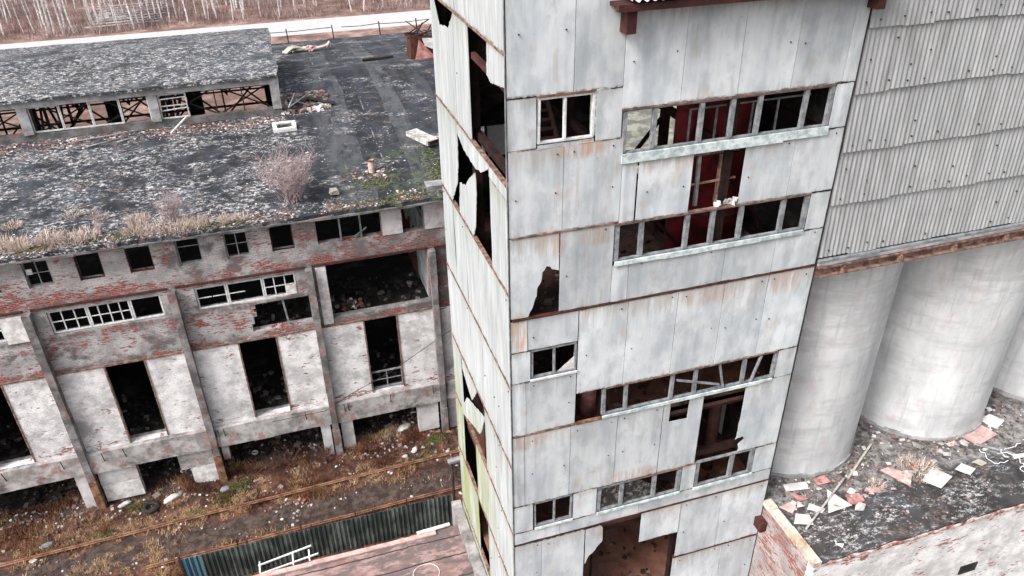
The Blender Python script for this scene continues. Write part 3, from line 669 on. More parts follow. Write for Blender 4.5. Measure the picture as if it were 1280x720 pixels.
# roof railing at the far eave
t = thing('roof_railing', (6, 66.3, 15), 'thin wire railing on posts along the far edge of the factory roof', 'railing')
for x in (1.9, 5.5, 9.3, 12.4): MB().bar((x, 66.3, 14.85), (x - .05, 66.3, 16.0), .09).build('post', 'dark_steel', t)
m = MB()
for a, b in ((-.5, 5.5), (6.2, 9.3), (9.3, 13.5)): m.tube([(a, 66.3, 15.8), ((a + b) / 2, 66.3, 15.76), (b, 66.3, 15.85)], .03, 5)
m.build('rail', 'dark_steel', t)

# ---------------------------------------------------------------- tower
TX0, TX1, TY0, TY1 = 5.15, 14.85, 17.0, 24.9
tw = thing('clad_tower', (10, 21, 0), 'tall derelict tower clad in grey flat sheets with broken windows and torn holes', 'tower')
def grid_sheet(a0, a1, z0, z1, plane, w0, bolts=True, seed=None):
    """thin warped rectangular sheet: plane 'F' front (a = x, w = y) or 'L' left side (a = y, w = x)"""
    m = MB(); n = 6; g_ = .005 if plane == 'L' else .007
    a0 += g_; a1 -= g_; z0 += .006; z1 -= .006
    k1, k2, k3, k4 = R(-.012, .012), R(-.012, .012), 0, R(-.018, .014)
    tl = R(0, 99)
    if random.random() < .2: k1 *= 2.4
    vs = []
    for j in range(n + 1):
        for i in range(n + 1):
            u, v = i / n, j / n
            d = k1 * (u - .5) + k2 * (v - .5) + k4 * math.sin(math.pi * u) * math.sin(math.pi * v) + .014 * noise.noise(Vector((u * 2.2 + tl, v * 2.2, 0))) + .006 * math.sin(9 * u + tl)
            a = a0 + (a1 - a0) * u; z = z0 + (z1 - z0) * v
            vs.append((a, w0 - .028 + d, z) if plane == 'F' else (w0 - .028 + d, a, z))
    k = n + 1; N_ = len(vs)
    vs += [(x, y + .016, z) if plane == 'F' else (x + .016, y, z) for x, y, z in vs]
    fs = []
    for j in range(n):
        for i in range(n):
            a = j * k + i; fs += [(a, a + 1, a + k + 1, a + k), (N_ + a, N_ + a + k, N_ + a + k + 1, N_ + a + 1)]
    m.add(vs, fs, 0, .5, smooth=True)
    rim = []; o = len(m.v); m.v += vs
    for i in range(n): rim += [(i, N_ + i, N_ + i + 1, i + 1), (n * k + i, n * k + i + 1, N_ + n * k + i + 1, N_ + n * k + i)]
    for j in range(n): a = j * k; b = a + n; rim += [(a, a + k, N_ + a + k, N_ + a), (b, N_ + b, N_ + b + k, b + k)]
    for f in rim: m.f.append([i + o for i in f]); m.m.append(0); m.t.append(.5); m.sm.append(False)
    if bolts:
        for (u, v) in ((.14, .93), (.86, .94), (.15, .45), (.85, .47)):
            if random.random() < (.35 if plane == 'F' else .75): continue
            a = a0 + (a1 - a0) * u + R(-.05, .05); z = z0 + (z1 - z0) * v + R(-.06, .04); r = .015; w = w0 - .055
            if plane == 'F': m.box(a - r, a + r, w, w + .035, z - r, z + r, 1)
            else: m.box(w, w + .035, a - r, a + r, z - r, z + r, 1)
    return m
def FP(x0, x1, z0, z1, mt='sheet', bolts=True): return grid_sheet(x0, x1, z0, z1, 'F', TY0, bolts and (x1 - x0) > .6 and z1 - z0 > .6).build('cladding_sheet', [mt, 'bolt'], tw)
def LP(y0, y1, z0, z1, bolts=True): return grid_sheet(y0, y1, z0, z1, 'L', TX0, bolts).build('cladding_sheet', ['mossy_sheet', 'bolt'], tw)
def tear(pts):
    out = []
    for (a, b), (c, d) in zip(pts, pts[1:] + pts[:1]):
        out.append((a, b)); L_ = math.hypot(c - a, d - b)
        if L_ > .16 and abs(c - a) > .035 and abs(d - b) > .035:
            k = int(L_ / .085)
            for i in range(1, k): out.append((a + (c - a) * i / k + R(-.028, .028), b + (d - b) * i / k + R(-.028, .028)))
    return out
def Fpoly(pts, mt='sheet', dy=0., label=None):
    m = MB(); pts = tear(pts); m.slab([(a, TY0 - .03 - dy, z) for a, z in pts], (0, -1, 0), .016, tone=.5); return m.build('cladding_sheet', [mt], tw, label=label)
def Lpoly(pts, tilt=0., label=None):
    m = MB(); pts = tear(pts); cy = sum(p[0] for p in pts) / len(pts)
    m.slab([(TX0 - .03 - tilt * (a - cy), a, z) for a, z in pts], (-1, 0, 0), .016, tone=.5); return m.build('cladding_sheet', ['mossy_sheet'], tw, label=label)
E_ = TX1 + .02
rows = [
 (24.80, 28.0, (5.15, 6.82, 8.1)), (28.0, 31.2, (5.15, 6.82, 8.1)),
 (24.24, 26.9, (8.1, 9.69, 11.29, 12.88, 14.46, E_)),
 (21.15, 23.50, (5.15, 6.6, 8.2)),
 (21.10, 22.80, (8.68, 10.26)), (21.10, 22.80, (8.2, 8.64)), (21.10, 22.80, (11.8, 13.36)), (21.10, 22.96, (13.36, E_)),
 (18.63, 21.12, (6.55, 8.1)),
 (18.62, 19.80, (8.1, 8.6, 11.63)), (18.62, 19.86, (11.63, 13.3, E_)),
 (15.55, 18.56, (7.17, 8.68, 10.27, 11.8, 13.3, E_)), (17.50, 18.56, (5.15, 5.62, 7.15)), (16.40, 17.48, (5.15, 5.72)),
 (14.40, 16.38, (5.15, 5.58, 7.15)),
 (11.37, 14.36, (5.15, 5.52, 7.03, 8.6, 10.2)),
 (9.62, 10.14, (5.15, 6.75, 9.65, E_)),
 (6.73, 9.52, (5.15, 6.1, 7.68)), (6.73, 9.58, (11.36, 13.0, E_)), (3.6, 6.70, (5.15, 6.3, 7.7)), (3.6, 6.70, (11.3, 13.4, E_)),
 (.3, 3.58, (5.15, 6.8, 8.4, 10, 11.6, 13.2, E_)),
]
for z0, z1, xs_ in rows:
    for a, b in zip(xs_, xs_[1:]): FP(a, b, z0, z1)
for r_ in ((5.15, 5.88, 23.5, 24.78), (7.42, 8.12, 23.5, 24.78), (5.9, 7.40, 23.46, 23.58), (14.32, E_, 22.98, 24.22), (14.22, E_, 19.88, 21.06), (5.15, 5.8, 10.16, 11.36), (7.2, 8.04, 10.16, 11.36), (11.2, 11.72, 10.16, 11.36), (14.05, E_, 10.16, 11.36), (14.2, E_, 14.42, 15.53), (9.80, 11.34, 8.08, 9.57)):
    FP(*r_, bolts=False)
Fpoly([(5.16, 21.12), (6.52, 21.12), (6.53, 19.97), (6.18, 20.16), (6.05, 19.9), (5.83, 19.1), (5.66, 18.65), (5.16, 18.65)], label='grey sheet with a jagged hole torn from its lower right corner')
Fpoly([(10.22, 14.34), (10.44, 14.34), (10.44, 13.55), (11.10, 13.53), (11.12, 14.33), (11.63, 14.33), (11.62, 11.40), (10.22, 11.38)])
Fpoly([(13.18, 14.26), (13.5, 14.42), (14.86, 14.4), (14.86, 11.4), (13.3, 11.42), (13.26, 11.75), (13.48, 11.95), (13.38, 12.1), (13.12, 12.02), (13.18, 13.0)], label='grey sheet with a ragged left edge')
Fpoly([(7.70, 9.50), (8.24, 9.52), (8.33, 9.40), (8.35, 8.75), (8.1, 8.35), (7.86, 8.1), (7.72, 7.75)], dy=.02, label='torn remnant of a sheet above the large hole')
Fpoly([(11.36, 14.3), (11.64, 14.3), (11.64, 14.37), (11.36, 14.37)])
# windows of the front
def window(x0, x1, z0, z1, mull, sill=None, mt='frame_wood', sill_mt='aqua_sill', w=.09, fr=True):
    m = MB(); y = TY0 - .01
    xs_ = [x0] + list(mull) + [x1]
    m.box(x0, x1, y, y + .1, z1 - .05, z1)
    m.box(x0, x1, y, y + .1, z0, z0 + .05)
    for i, x in enumerate(xs_):
        h = w / 2; dx = R(-.02, .02)
        a = x - h if 0 < i < len(xs_) - 1 else (x if i == 0 else x - w)
        m.add([(a, y - .015, z0 + .05), (a + w, y - .015, z0 + .05), (a + w + dx, y - .015, z1 - .05), (a + dx, y - .015, z1 - .05), (a, y + .1, z0 + .05), (a + w, y + .1, z0 + .05), (a + w + dx, y + .1, z1 - .05), (a + dx, y + .1, z1 - .05)], [(0, 1, 2, 3), (5, 4, 7, 6), (1, 5, 6, 2), (4, 0, 3, 7)])
    o = m.build('window', mt, tw)
    if sill:
        a, b, c, d = sill; m = MB(); x = a
        while x < b - .01:
            l = min(R(1.0, 2.2), b - x); m.box(x + .004, x + l, TY0 - .09 + R(-.01, .01), TY0 - .035, c + R(-.02, .02), d, j=.006); x += l
        m.build('sill', sill_mt, o)
    return o
window(5.92, 7.38, 23.6, 24.74, [6.62], mt='pale_frame', w=.055)
window(8.16, 14.30, 23.05, 24.2, [9.02, 10.36, 11.26, 12.05, 13.45], (8.15, 14.3, 22.81, 23.06), w=.11)
window(8.14, 14.20, 19.92, 21.06, [8.93, 10.30, 11.10, 12.0, 13.36], (8.14, 14.15, 19.80, 19.93), w=.12)
window(5.75, 7.14, 16.46, 17.46, [6.46], (5.7, 7.15, 16.40, 16.47), w=.05, sill_mt='pale_frame')
m = window(8.06, 14.18, 14.46, 15.52, [8.85, 10.42, 11.25, 13.0], (8.05, 14.1, 14.37, 14.47), w=.10)
window(5.86, 7.16, 10.24, 11.34, [6.55], (5.84, 7.2, 10.15, 10.25), w=.045, sill_mt='pale_frame')
window(8.06, 11.18, 10.2, 11.30, [8.95, 10.18], (8.06, 11.18, 10.12, 10.21), w=.13)
window(11.74, 14.04, 10.2, 11.34, [13.15], (11.7, 14.04, 10.12, 10.21), w=.13)
m = MB(); m.bar((13.3, TY0 - .02, 14.5), (13.55, TY0 - .02, 15.48), .09, .05); m.bar((12.3, TY0, 14.5), (12.05, TY0, 15.5), .08, .05); m.bar((10.55, TY0 - .05, 15.25), (12.1, TY0 - .05, 14.7), .07, .05, tone=.9); m.build('broken_bar', 'frame_wood', tw)
m = MB(); m.slab([(6.55, TY0 + .03, 16.5), (7.1, TY0 + .03, 16.5), (7.08, TY0 + .02, 16.95)], (0, -1, 0), .01); m.build('glass_shard', 'white_sheet', tw)
m = MB(); m.slab([(8.2, TY0 + .06, 10.28), (9.0, TY0 + .06, 10.28), (9.0, TY0 + .06, 11.2), (8.2, TY0 + .06, 11.2)], (0, -1, 0), .006); m.slab([(9.05, TY0 + .06, 10.28), (10.1, TY0 + .06, 10.28), (10.1, TY0 + .06, 10.8), (9.6, TY0 + .06, 11.2), (9.05, TY0 + .06, 11.2)], (0, -1, 0), .006)
q = N('grimy_pane'); q.col(q.mix(q.step(q.noise(6, 6, 6, 6, .8), .5, .62), (.03, .03, .03), (.2, .19, .18))); q.b.inputs['Roughness'].default_value = .25
m.build('grimy_pane', 'grimy_pane', tw)
# girts on the front
for x0, x1, z, mt in ((5.2, 8.12, 21.135, 'brown_girt'), (8.1, 14.3, 24.225, 'brown_girt'), (8.1, 14.2, 21.08, 'brown_girt'), (5.2, 14.84, 18.59, 'rust_steel'), (5.2, 7.2, 14.38, 'brown_girt'), (7.2, 8.06, 14.36, 'orange_rust'), (5.2, 14.84, 9.60, 'rust_steel'), (11.3, 14.84, 6.715, 'rust_steel'), (5.9, 7.4, 24.79, 'orange_rust'), (5.2, 7.7, 6.715, 'rust_steel'), (9.4, 11.7, 11.36, 'orange_rust'), (8.1, 14.1, 15.54, 'brown_girt'), (10.2, 14.0, 14.40, 'orange_rust')):
    MB().box(x0, x1, TY0 - .052 + R(-.003, .003), TY0 - .03 + .1, z - .025, z + .02).build('girt', mt, tw)
# left side: rows of sheets
C_ = (17.0, 18.55, 20.1, 21.7, 23.3, 24.9)
for z0, z1, cs in ((29.0, 31.2, C_), (25.85, 29., C_), (16.26, 19.40, C_), (13.12, 16.22, C_), (10.16, 13.08, (17, 18.6, 20.15)), (7.22, 10.12, (17, 18.55, 20.1, 21.75)), (4.0, 7.18, (17, 18.6, 20.35)), (4.0, 7.18, (21.8, 23.3, 24.9)), (.3, 3.98, C_)):
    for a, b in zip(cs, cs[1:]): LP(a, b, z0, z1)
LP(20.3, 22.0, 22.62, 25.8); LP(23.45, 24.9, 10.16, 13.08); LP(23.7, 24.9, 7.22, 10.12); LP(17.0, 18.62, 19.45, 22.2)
Lpoly([(24.88, 22.62), (22.02, 22.62), (22.02, 25.7), (22.6, 25.2), (23.2, 25.15), (23.75, 25.05), (24.4, 25.8), (24.88, 25.8)], label='streaked sheet with a bite torn from its top edge')
Lpoly([(18.5, 25.82), (17.02, 25.82), (17.02, 25.05), (17.6, 24.95), (18.2, 24.85), (18.55, 24.95)], label='short remnant of sheet at the tower corner')
Lpoly([(21.85, 22.58), (18.65, 22.6), (18.67, 22.44), (19.5, 21.98), (20.1, 21.87), (21.2, 22.0), (21.85, 22.3)], .03, label='ragged flap of sheet under the girt')
Lpoly([(24.88, 22.58), (22.1, 22.55), (22.2, 21.2), (22.45, 20.4), (23.3, 19.46), (24.88, 19.46)])
Lpoly([(22.1, 20.6), (21.4, 20.8), (20.9, 21.2), (20.1, 21.75), (20.05, 21.1), (20.3, 19.9), (20.6, 19.46), (22.35, 19.46)], label='sheet broken into a rising point')
Lpoly([(18.65, 22.2), (17.02, 22.2), (17.02, 22.58), (18.63, 22.58)])
Lpoly([(23.4, 13.05), (22.1, 13.0), (21.2, 12.9), (22.0, 11.9), (22.8, 12.2), (23.3, 12.4)])
Lpoly([(23.45, 10.37), (22.52, 11.65), (20.72, 12.05), (21.31, 10.81)], .12, label='loose tilted sheet hanging across the hole in the tower side')
for z, mt in ((25.83, 'brown_girt'), (22.6, 'brown_girt'), (19.43, 'brown_girt'), (16.24, 'brown_girt'), (13.1, 'brown_girt'), (10.14, 'brown_girt'), (7.2, 'brown_girt'), (3.99, 'brown_girt')):
    MB().box(TX0 - .058, TX0 + .06, 17.0, 24.9, z - .03, z + .025).build('girt', mt, tw)
m = MB(); m.bar((TX0 + .1, 17.1, 24.95), (TX0 + .1, 20.3, 25.0), .12, .16); m.build('girt', 'rust_steel', tw)
# corner angle
MB().box(TX0 - .055, TX0 - .03, TY0 - .055, TY0 - .03, 3.6, 31.2).build('corner_trim', 'frame_wood', tw)
MB().box(TX1 + .03, TX1 + .055, TY0 - .05, TY0 + .02, 3.6, 26.6).build('corner_trim', 'dark_steel', tw)
# steel frame inside
m = MB()
for x in (5.4, 8.25, 11.45, 14.6):
    for y in (17.3, 20.9, 24.6):
        MB().box(x - .12, x + .12, y - .12, y + .12, 0, 26.5).build('column', 'shaded_steel', tw)
m = MB()
for z in (4.45, 9.0, 11.5, 13.6, 15.8, 18.4, 22.7, 25.9):
    for y in (17.35, 24.5): MB().box(5.3, 14.7, y - .09, y + .09, z - .15, z + .1).build('beam', 'shaded_steel', tw)
    for x in (5.4, 8.25, 11.45, 14.6): MB().box(x - .08, x + .08, 17.44, 24.41, z - .14, z + .09).build('beam', 'shaded_steel', tw)
m = MB()
for z0, z1 in ((13.7, 18.2), (18.6, 22.5), (9.5, 13.4)):
    for a, b in ((5.4, 8.25), (8.25, 11.45), (11.45, 14.6)):
        MB().bar((a, 20.9, z0), (b, 20.9, z1), .1).build('brace', 'shaded_steel', tw); MB().bar((a, 18.6, z1), (b, 18.9, z0), .08).build('brace', 'shaded_steel', tw)
for z, x0, x1, y1 in ((4.6, 5.3, 14.7, 24.7), (9.2, 5.3, 14.7, 24.7), (13.7, 5.3, 14.7, 24.7), (18.3, 5.3, 11.4, 24.7)):
    MB().box(x0, x1, 17.25, y1, z - .14, z).build('floor', 'brown_floor' if z < 5 else ('rust_floor' if z < 14 else 'shaded_floor'), tw)
MB().box(11.42, 14.7, 17.25, 19.2, 18.16, 18.3).build('floor', 'rust_floor', tw)
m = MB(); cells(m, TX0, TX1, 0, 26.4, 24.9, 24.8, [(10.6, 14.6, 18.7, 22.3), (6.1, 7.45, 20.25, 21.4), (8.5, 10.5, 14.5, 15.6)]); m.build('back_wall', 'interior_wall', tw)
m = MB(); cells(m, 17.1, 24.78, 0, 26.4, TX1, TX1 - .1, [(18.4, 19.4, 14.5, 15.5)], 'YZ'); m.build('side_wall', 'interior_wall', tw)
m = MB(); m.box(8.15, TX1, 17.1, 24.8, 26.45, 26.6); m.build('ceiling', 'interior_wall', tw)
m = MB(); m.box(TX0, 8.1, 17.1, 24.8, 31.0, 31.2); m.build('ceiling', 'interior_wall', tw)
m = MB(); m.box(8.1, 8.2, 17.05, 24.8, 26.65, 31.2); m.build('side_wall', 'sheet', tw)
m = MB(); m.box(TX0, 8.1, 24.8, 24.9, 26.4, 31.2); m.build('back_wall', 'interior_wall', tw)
# window seen through the torn side
WX0, WX1, WX2, WZ0, WZ1 = 6.05, 6.68, 7.43, 20.27, 21.4
m = MB(); y = 24.72
for x in (WX0, WX1, WX2): m.box(x, x + .07, y - .1, y, WZ0, WZ1)
m.box(WX0, WX2 + .07, y - .1, y, WZ0 - .07, WZ0); m.box(WX0, WX2 + .07, y - .1, y, WZ1, WZ1 + .07)
o = m.build('window', 'dark_steel', tw); m = MB(); m.box(WX1 + .08, WX2 - .02, y - .07, y - .04, WZ0 + .02, WZ1 - .02); m.build('pane', 'white_metal', o)
# eave, corrugated roof, gutter boxes
m = MB(); m.box(7.62, 15.05, 16.42, 16.58, 26.66, 26.82); m.box(7.62, 15.05, 16.6, 16.95, 26.74, 26.82); m.build('eave_beam', 'eave_steel', tw)
m = MB(); m.box(7.92, 8.16, 16.6, 16.96, 26.12, 26.64, j=.01); m.build('bracket', 'eave_steel', tw)
m = MB(); m.box(14.72, 14.98, 16.6, 16.94, 26.15, 26.64, j=.01); m.build('bracket', 'eave_steel', tw)
m = MB(); vs = []; K = 300
for i in range(K + 1):
    x = 7.9 + i * .024; z = .035 * math.sin(i * .024 * 2 * math.pi / .2); vs += [(x, 16.35 + .03 * math.sin(i * .7), 26.92 + z), (x, 25, 27.7 + z), (x, 16.35 + .03 * math.sin(i * .7), 26.90 + z), (x, 25, 27.68 + z)]
m.add(vs, [f for i in range(K) for f in ((i * 4, i * 4 + 4, i * 4 + 5, i * 4 + 1), (i * 4 + 2, i * 4 + 3, i * 4 + 7, i * 4 + 6), (i * 4, i * 4 + 2, i * 4 + 6, i * 4 + 4))], 0, .5, smooth=True)
m.build('roof', 'white_sheet', tw)
# rubble on the rusty floors
m = MB()
for z in (4.6, 9.2, 13.7, 18.3):
    for i in range(160): m.chunk((R(5.5, 11.2 if z > 18 else 14.5), R(17.4, 21.5), z + .02), R(.03, .14))
m.build('floor_rubble', 'rust_rubble', kind='stuff', label='dirt and crumbs lying on the tower floors')
m = MB()
for i in range(26): m.chunk((R(11.2, 12.0), 17.02 + R(-.05, .1), 21.12 + R(0, .14)), R(.03, .1))
m.build('ledge_rubble', 'white_litter', kind='stuff', label='pale crumbs on the ledge below the tall gap in the tower')
# red tank
t = thing('red_tank', (13.2, 20.3, 18.3), 'tall dark red vertical tank standing inside the tower behind the upper windows', 'tank')
m = MB(); m.tube([(13.1, 20.3, 18.2), (13.1, 20.3, 25.6)], .95, 28); m.build('shell', 'red_steel', t)
for z in (19.4, 21.6, 23.9): m = MB(); m.tube([(13.1, 20.3, z), (13.1, 20.3, z + .1)], .99, 28); m.build('band', 'rust_steel', t)
m = MB(); m.tube([(11.2, 19.2, 18.3), (11.2, 19.2, 25.6)], .3, 14); m.build('red_pipe', 'red_steel', at=(11.2, 19.2, 18.3), label='red upright pipe inside the tower left of the red tank', cat='pipe')
m = MB(); m.tube([(8.0, 18.0, 13.7), (8.0, 18.0, 16.5)], .27, 12); m.build('red_pipe', 'red_sheet', at=(8, 18, 13.7), label='short orange-red upright duct behind the mid-height window band', cat='pipe')
m = MB(); m.tube([(13.3, 18.6, 9.2), (13.3, 18.6, 13.6)], .22, 12); m.box(13.05, 13.55, 18.35, 18.85, 12.8, 13.0); m.build('rusty_column', 'rust_floor', at=(13.3, 18.6, 9.2), label='rusty round column inside the gap right of the lower windows', cat='column')
t = thing('steel_stair', (6.3, 19.2, 18.3), 'dark steel stair flight inside the tower behind the small upper window', 'stair')
for k in range(14): MB().box(6.6, 7.4, 19.2 + k * .22, 19.45 + k * .22, 22.2 + k * .2, 22.23 + k * .2).build('tread', 'shaded_steel', t)
for x in (6.58, 7.44): MB().bar((x, 19.1, 22.1), (x, 22.3, 25.0), .05, .25).build('stringer', 'shaded_steel', t)
t = thing('guard_rail', (12.5, 17.9, 22.7), 'thin steel guard rail inside the tower behind the top window band', 'railing')
for x in (10.5, 11.3, 12.4, 13.2, 14.1): MB().bar((x, 17.8, 22.7), (x, 17.8, 23.7), .045).build('post', 'frame_wood', t)
MB().bar((10.5, 17.8, 23.7), (14.2, 17.8, 23.72), .045).build('rail', 'frame_wood', t)
# framing in the tall gap
t = thing('gap_frame', (11, 17.3, 21.1), 'rusty pipe frame standing in the tall gap between the upper window bands', 'frame')
MB().bar((11.35, 17.35, 21.1), (11.4, 17.35, 22.9), .14).build('post', 'brown_girt', t)
MB().bar((10.65, 17.3, 21.1), (10.62, 17.3, 22.6), .09).build('post', 'frame_wood', t)
MB().bar((10.3, 17.3, 22.62), (11.8, 17.3, 22.64), .09).build('rail', 'brown_girt', t)
MB().bar((10.3, 17.28, 21.75), (11.8, 17.28, 21.8), .05).build('rail', 'orange_rust', t)

# ---------------------------------------------------------------- corrugated bin house
bh = thing('bin_house', (30, 21, 18), 'grey corrugated bin house on top of the concrete silos', 'bin house')
BX0, BX1 = 14.92, 46.
def corr(z0, z1, yoff, ragged_b=.0):
    m = MB(); P_ = .16; step = P_ / 6; K = int((BX1 - BX0) / step); vs = []
    for i in range(K + 1):
        x = BX0 + i * step; sheet = int((x - BX0) / 1.05); rr = random.Random(sheet * 13 + int(z0 * 10)); dz = rr.uniform(-.035, .035) + .02 * math.sin(x * .45 + z0); dy = rr.uniform(-.012, .010)
        w = .0145 * math.sin(2 * math.pi * (x - BX0) / P_)
        vs += [(x, 17.0 + w - .065 + dy, z0 + dz), (x, 17.0 + w + .01, z1)]
    vs += [(x, y + .012, z) for x, y, z in vs]; o = 2 * (K + 1)
    fs = []
    for i in range(K):
        a = 2 * i; fs += [(a, a + 2, a + 3, a + 1), (o + a, o + a + 1, o + a + 3, o + a + 2)]
    m.add(vs, fs, 0, .5, smooth=True); m.add(vs, [(2 * i, o + 2 * i, o + 2 * i + 2, 2 * i + 2) for i in range(K)], 0, .5)
    x = BX0 + .3
    while x < 34:
        if random.random() < .85:
            z = z0 + (.25 + R(-.06, .06)); m.box(x - .018, x + .018, 16.92 - .015, 16.98, z - .018, z + .018, 1)
        if random.random() < .35:
            z = z0 + R(.5, 1.4); m.box(x - .018, x + .018, 16.94 - .01, 16.98, z - .018, z + .018, 1)
        x += R(.5, .95)
    return m.build('corrugated_sheet', ['corrugated', 'bolt'], bh)
for z0, z1 in ((18.80, 20.66), (20.55, 22.32), (22.2, 24.02), (23.9, 25.72), (25.6, 27.4)): corr(z0, z1, 0)
MB().box(BX0, BX1, 17.07, 24.8, 18.5, 27.3).build('wall', 'interior_wall', bh)
m = MB(); m.box(BX0 - .2, BX1 + .2, 16.7, 25.2, 27.42, 27.6); m.build('roof', 'bitumen', bh)
MB().box(BX0, BX1, 16.86, 16.98, 18.68, 18.76).build('flashing', 'frame_wood', bh)
MB().box(BX0, BX1, 16.84, 16.95, 18.58, 18.66).build('flashing', 'grey_concrete', bh)
m = MB(); m.box(BX0, BX1, 16.95, 17.05, 18.22, 18.56); m.box(BX0, BX1, 16.78, 16.94, 18.20, 18.25); m.box(BX0, BX1, 16.80, 16.94, 18.50, 18.55); m.build('edge_beam', 'brown_girt', bh)
for k in range(14):
    x = BX0 + .9 + k * 2.1; m = MB(); m.box(x - .03, x + .03, 16.79, 16.94, 18.26, 18.49); m.bar((x, 16.77, 18.48), (x + .03, 16.77, 18.25), .07); m.build('bracket', 'brown_girt', bh)
MB().box(BX0, BX1, 17.2, 24.8, 18.1, 18.48).build('slab', 'silo_concrete', bh)
# silos
for k, (cx, lab) in enumerate([(17.7, 'pale concrete silo directly beside the tower'), (24.26, 'second concrete silo from the tower, fully visible in the middle'), (30.85, 'third concrete silo from the tower, cut by the right edge'), (37.4, 'fourth concrete silo from the tower at the far right end')]):
    cy = 20.5; t = thing('concrete_silo', (cx, cy, 8.5), lab, 'silo', 'concrete silos under the bin house')
    m = MB(); n = 96; zs = [8.45] + [8.6 + i * (18.1 - 8.6) / 12 for i in range(13)]
    vs = [(cx + (3 + .012 * noise.noise(Vector((cx + 3 * math.cos(a), 3 * math.sin(a), z * .7)))) * math.cos(a), cy + (3 + .012 * noise.noise(Vector((cx, a * 2, z)))) * math.sin(a), z) for z in zs for a in [2 * math.pi * i / n for i in range(n)]]
    m.add(vs, [(j * n + i, j * n + (i + 1) % n, (j + 1) * n + (i + 1) % n, (j + 1) * n + i) for j in range(len(zs) - 1) for i in range(n)], 0, .5, smooth=True)
    m.build('shell', 'silo_concrete', t)
    m = MB()
    for i in range(64):
        a0 = 2 * math.pi * i / 64; a1 = 2 * math.pi * (i + 1.001) / 64; h = 8.5 + R(.07, .17); r1 = 3.05 + R(0, .06)
        m.add([(cx + r * math.cos(a), cy + r * math.sin(a), z) for z in (8.48, h) for a in (a0, a1) for r in (2.98, r1)], [(0, 1, 3, 2), (4, 6, 7, 5), (1, 5, 7, 3), (0, 2, 6, 4), (0, 4, 5, 1), (2, 3, 7, 6)])
    m.build('base_ring', 'grey_concrete', t)
# podium
pod = thing('podium_building', (30, 20, 0), 'low white-painted brick building with a dark felt roof carrying the silos', 'building')
m = MB(); m.box(14.95, 48, 13.98, 14.3, 0, 8.36); m.build('wall', 'podium_brick', pod)
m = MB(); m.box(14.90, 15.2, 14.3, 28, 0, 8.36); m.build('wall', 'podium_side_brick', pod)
m = MB(); m.box(14.97, 48, 14.32, 28, 8.0, 8.3)
K = 110; L = 46; vs = []
for j in range(L + 1):
    for i in range(K + 1):
        x = 14.98 + (48 - 14.98) * i / K; y = 13.96 + (28 - 13.96) * (j / L)
        if j == 0: y += R(-.04, .05)
        vs.append((x, y, 8.44 + .05 * noise.noise(Vector((x, y, 2))) + .03 * noise.noise(Vector((x * 3, y * 3, 7)))))
m.add(vs, [(j * (K + 1) + i, j * (K + 1) + i + 1, (j + 1) * (K + 1) + i + 1, (j + 1) * (K + 1) + i) for j in range(L) for i in range(K)], 0, .5)
n = len(vs); m.add([v for v in vs[:K + 1]] + [(x, y, z - .12) for x, y, z in vs[:K + 1]], [(i, i + K + 1, i + K + 2, i + 1) for i in range(K)], 0, .5)
m.build('roof', 'podium_bitumen', pod)
m = MB(); y = 13.9
while y < 16.9:
    l = min(R(.6, 1.2), 16.93 - y); m.box(14.82, 15.12 + R(-.02, .02), y, y + l - .01, 8.36, 8.58 + R(-.02, .01), j=.008); y += l
m.build('edge_trim', 'yellow_trim', pod)
m = MB(); x = 15.2
while x < 40:
    m.box(x, x + .262, 13.90 + R(-.02, .03), 14.12, 8.24, 8.33 + R(0, .03))
    x += .26
m.build('brick_course', 'course_brick', pod)
m = MB(); m.box(14.62, 14.9, 16.55, 16.98, 7.3, 7.75, j=.01); m.build('beam_end', 'rust_steel', pod)
m = MB(); m.box(22.1, 22.9, 13.94, 13.975, 5.1, 5.55); m.build('window', 'dark_steel', pod)
PZ = 8.47
def shard(x, y, pts, mt, label, z=PZ, tilt=.05):
    m = MB(); m.slab([(x + a, y + b, z + .04 + R(0, tilt)) for a, b in pts], (0, 0, 1), .02); return m.build('broken_sheet', mt, at=(x, y, z), label=label, cat='broken sheet', group='broken sheets on the podium roof')
shard(16.4, 17.2, [(-.5, -.12), (.45, -.25), (.5, .1), (-.42, .22)], 'white_sheet', 'flat white strip of sheet nearest the foot of the first silo')
shard(17.3, 16.1, [(-.55, -.4), (.5, -.35), (.12, .6)], 'white_sheet', 'white triangular shard in the middle of the roof litter')
shard(18.1, 16.0, [(-.35, -.1), (-.1, -.32), (.3, -.2), (.32, .15), (-.2, .25)], 'red_sheet', 'red five-sided shard right of the white triangle')
shard(17.5, 17.15, [(-.3, -.15), (.3, -.2), (.25, .2), (-.25, .15)], 'red_sheet', 'pink-red shard near the first silo above the white triangle')
shard(15.65, 15.75, [(-.4, -.1), (.25, -.35), (.4, .1), (-.05, .3)], 'white_sheet', 'jagged white shard beside the yellow roof trim')
shard(16.4, 16.0, [(-.28, .1), (.1, -.25), (.35, -.1), (-.05, .3)], 'white_sheet', 'small white shard left of the white triangle')
shard(15.5, 16.35, [(-.3, .15), (.0, -.25), (.3, -.05), (.25, .25)], 'rose_sheet', 'pink shard next to the jagged white one')
shard(16.2, 16.7, [(-.2, .3), (-.15, -.2), (.25, -.2), (.05, .1)], 'red_sheet', 'small reddish shard left of the long plank')
shard(20.4, 16.45, [(-.45, .45), (.1, -.6), (.6, -.1), (.0, .5)], 'rose_sheet', 'large pink shard left of the straw heap')
shard(21.7, 15.95, [(-.6, .0), (-.2, -.55), (.65, -.2), (.3, .45)], 'white_sheet', 'large white shard half under the straw heap')
shard(23.1, 15.9, [(-.35, .15), (-.05, -.3), (.4, -.1), (.1, .3)], 'white_sheet', 'white shard right of the straw heap')
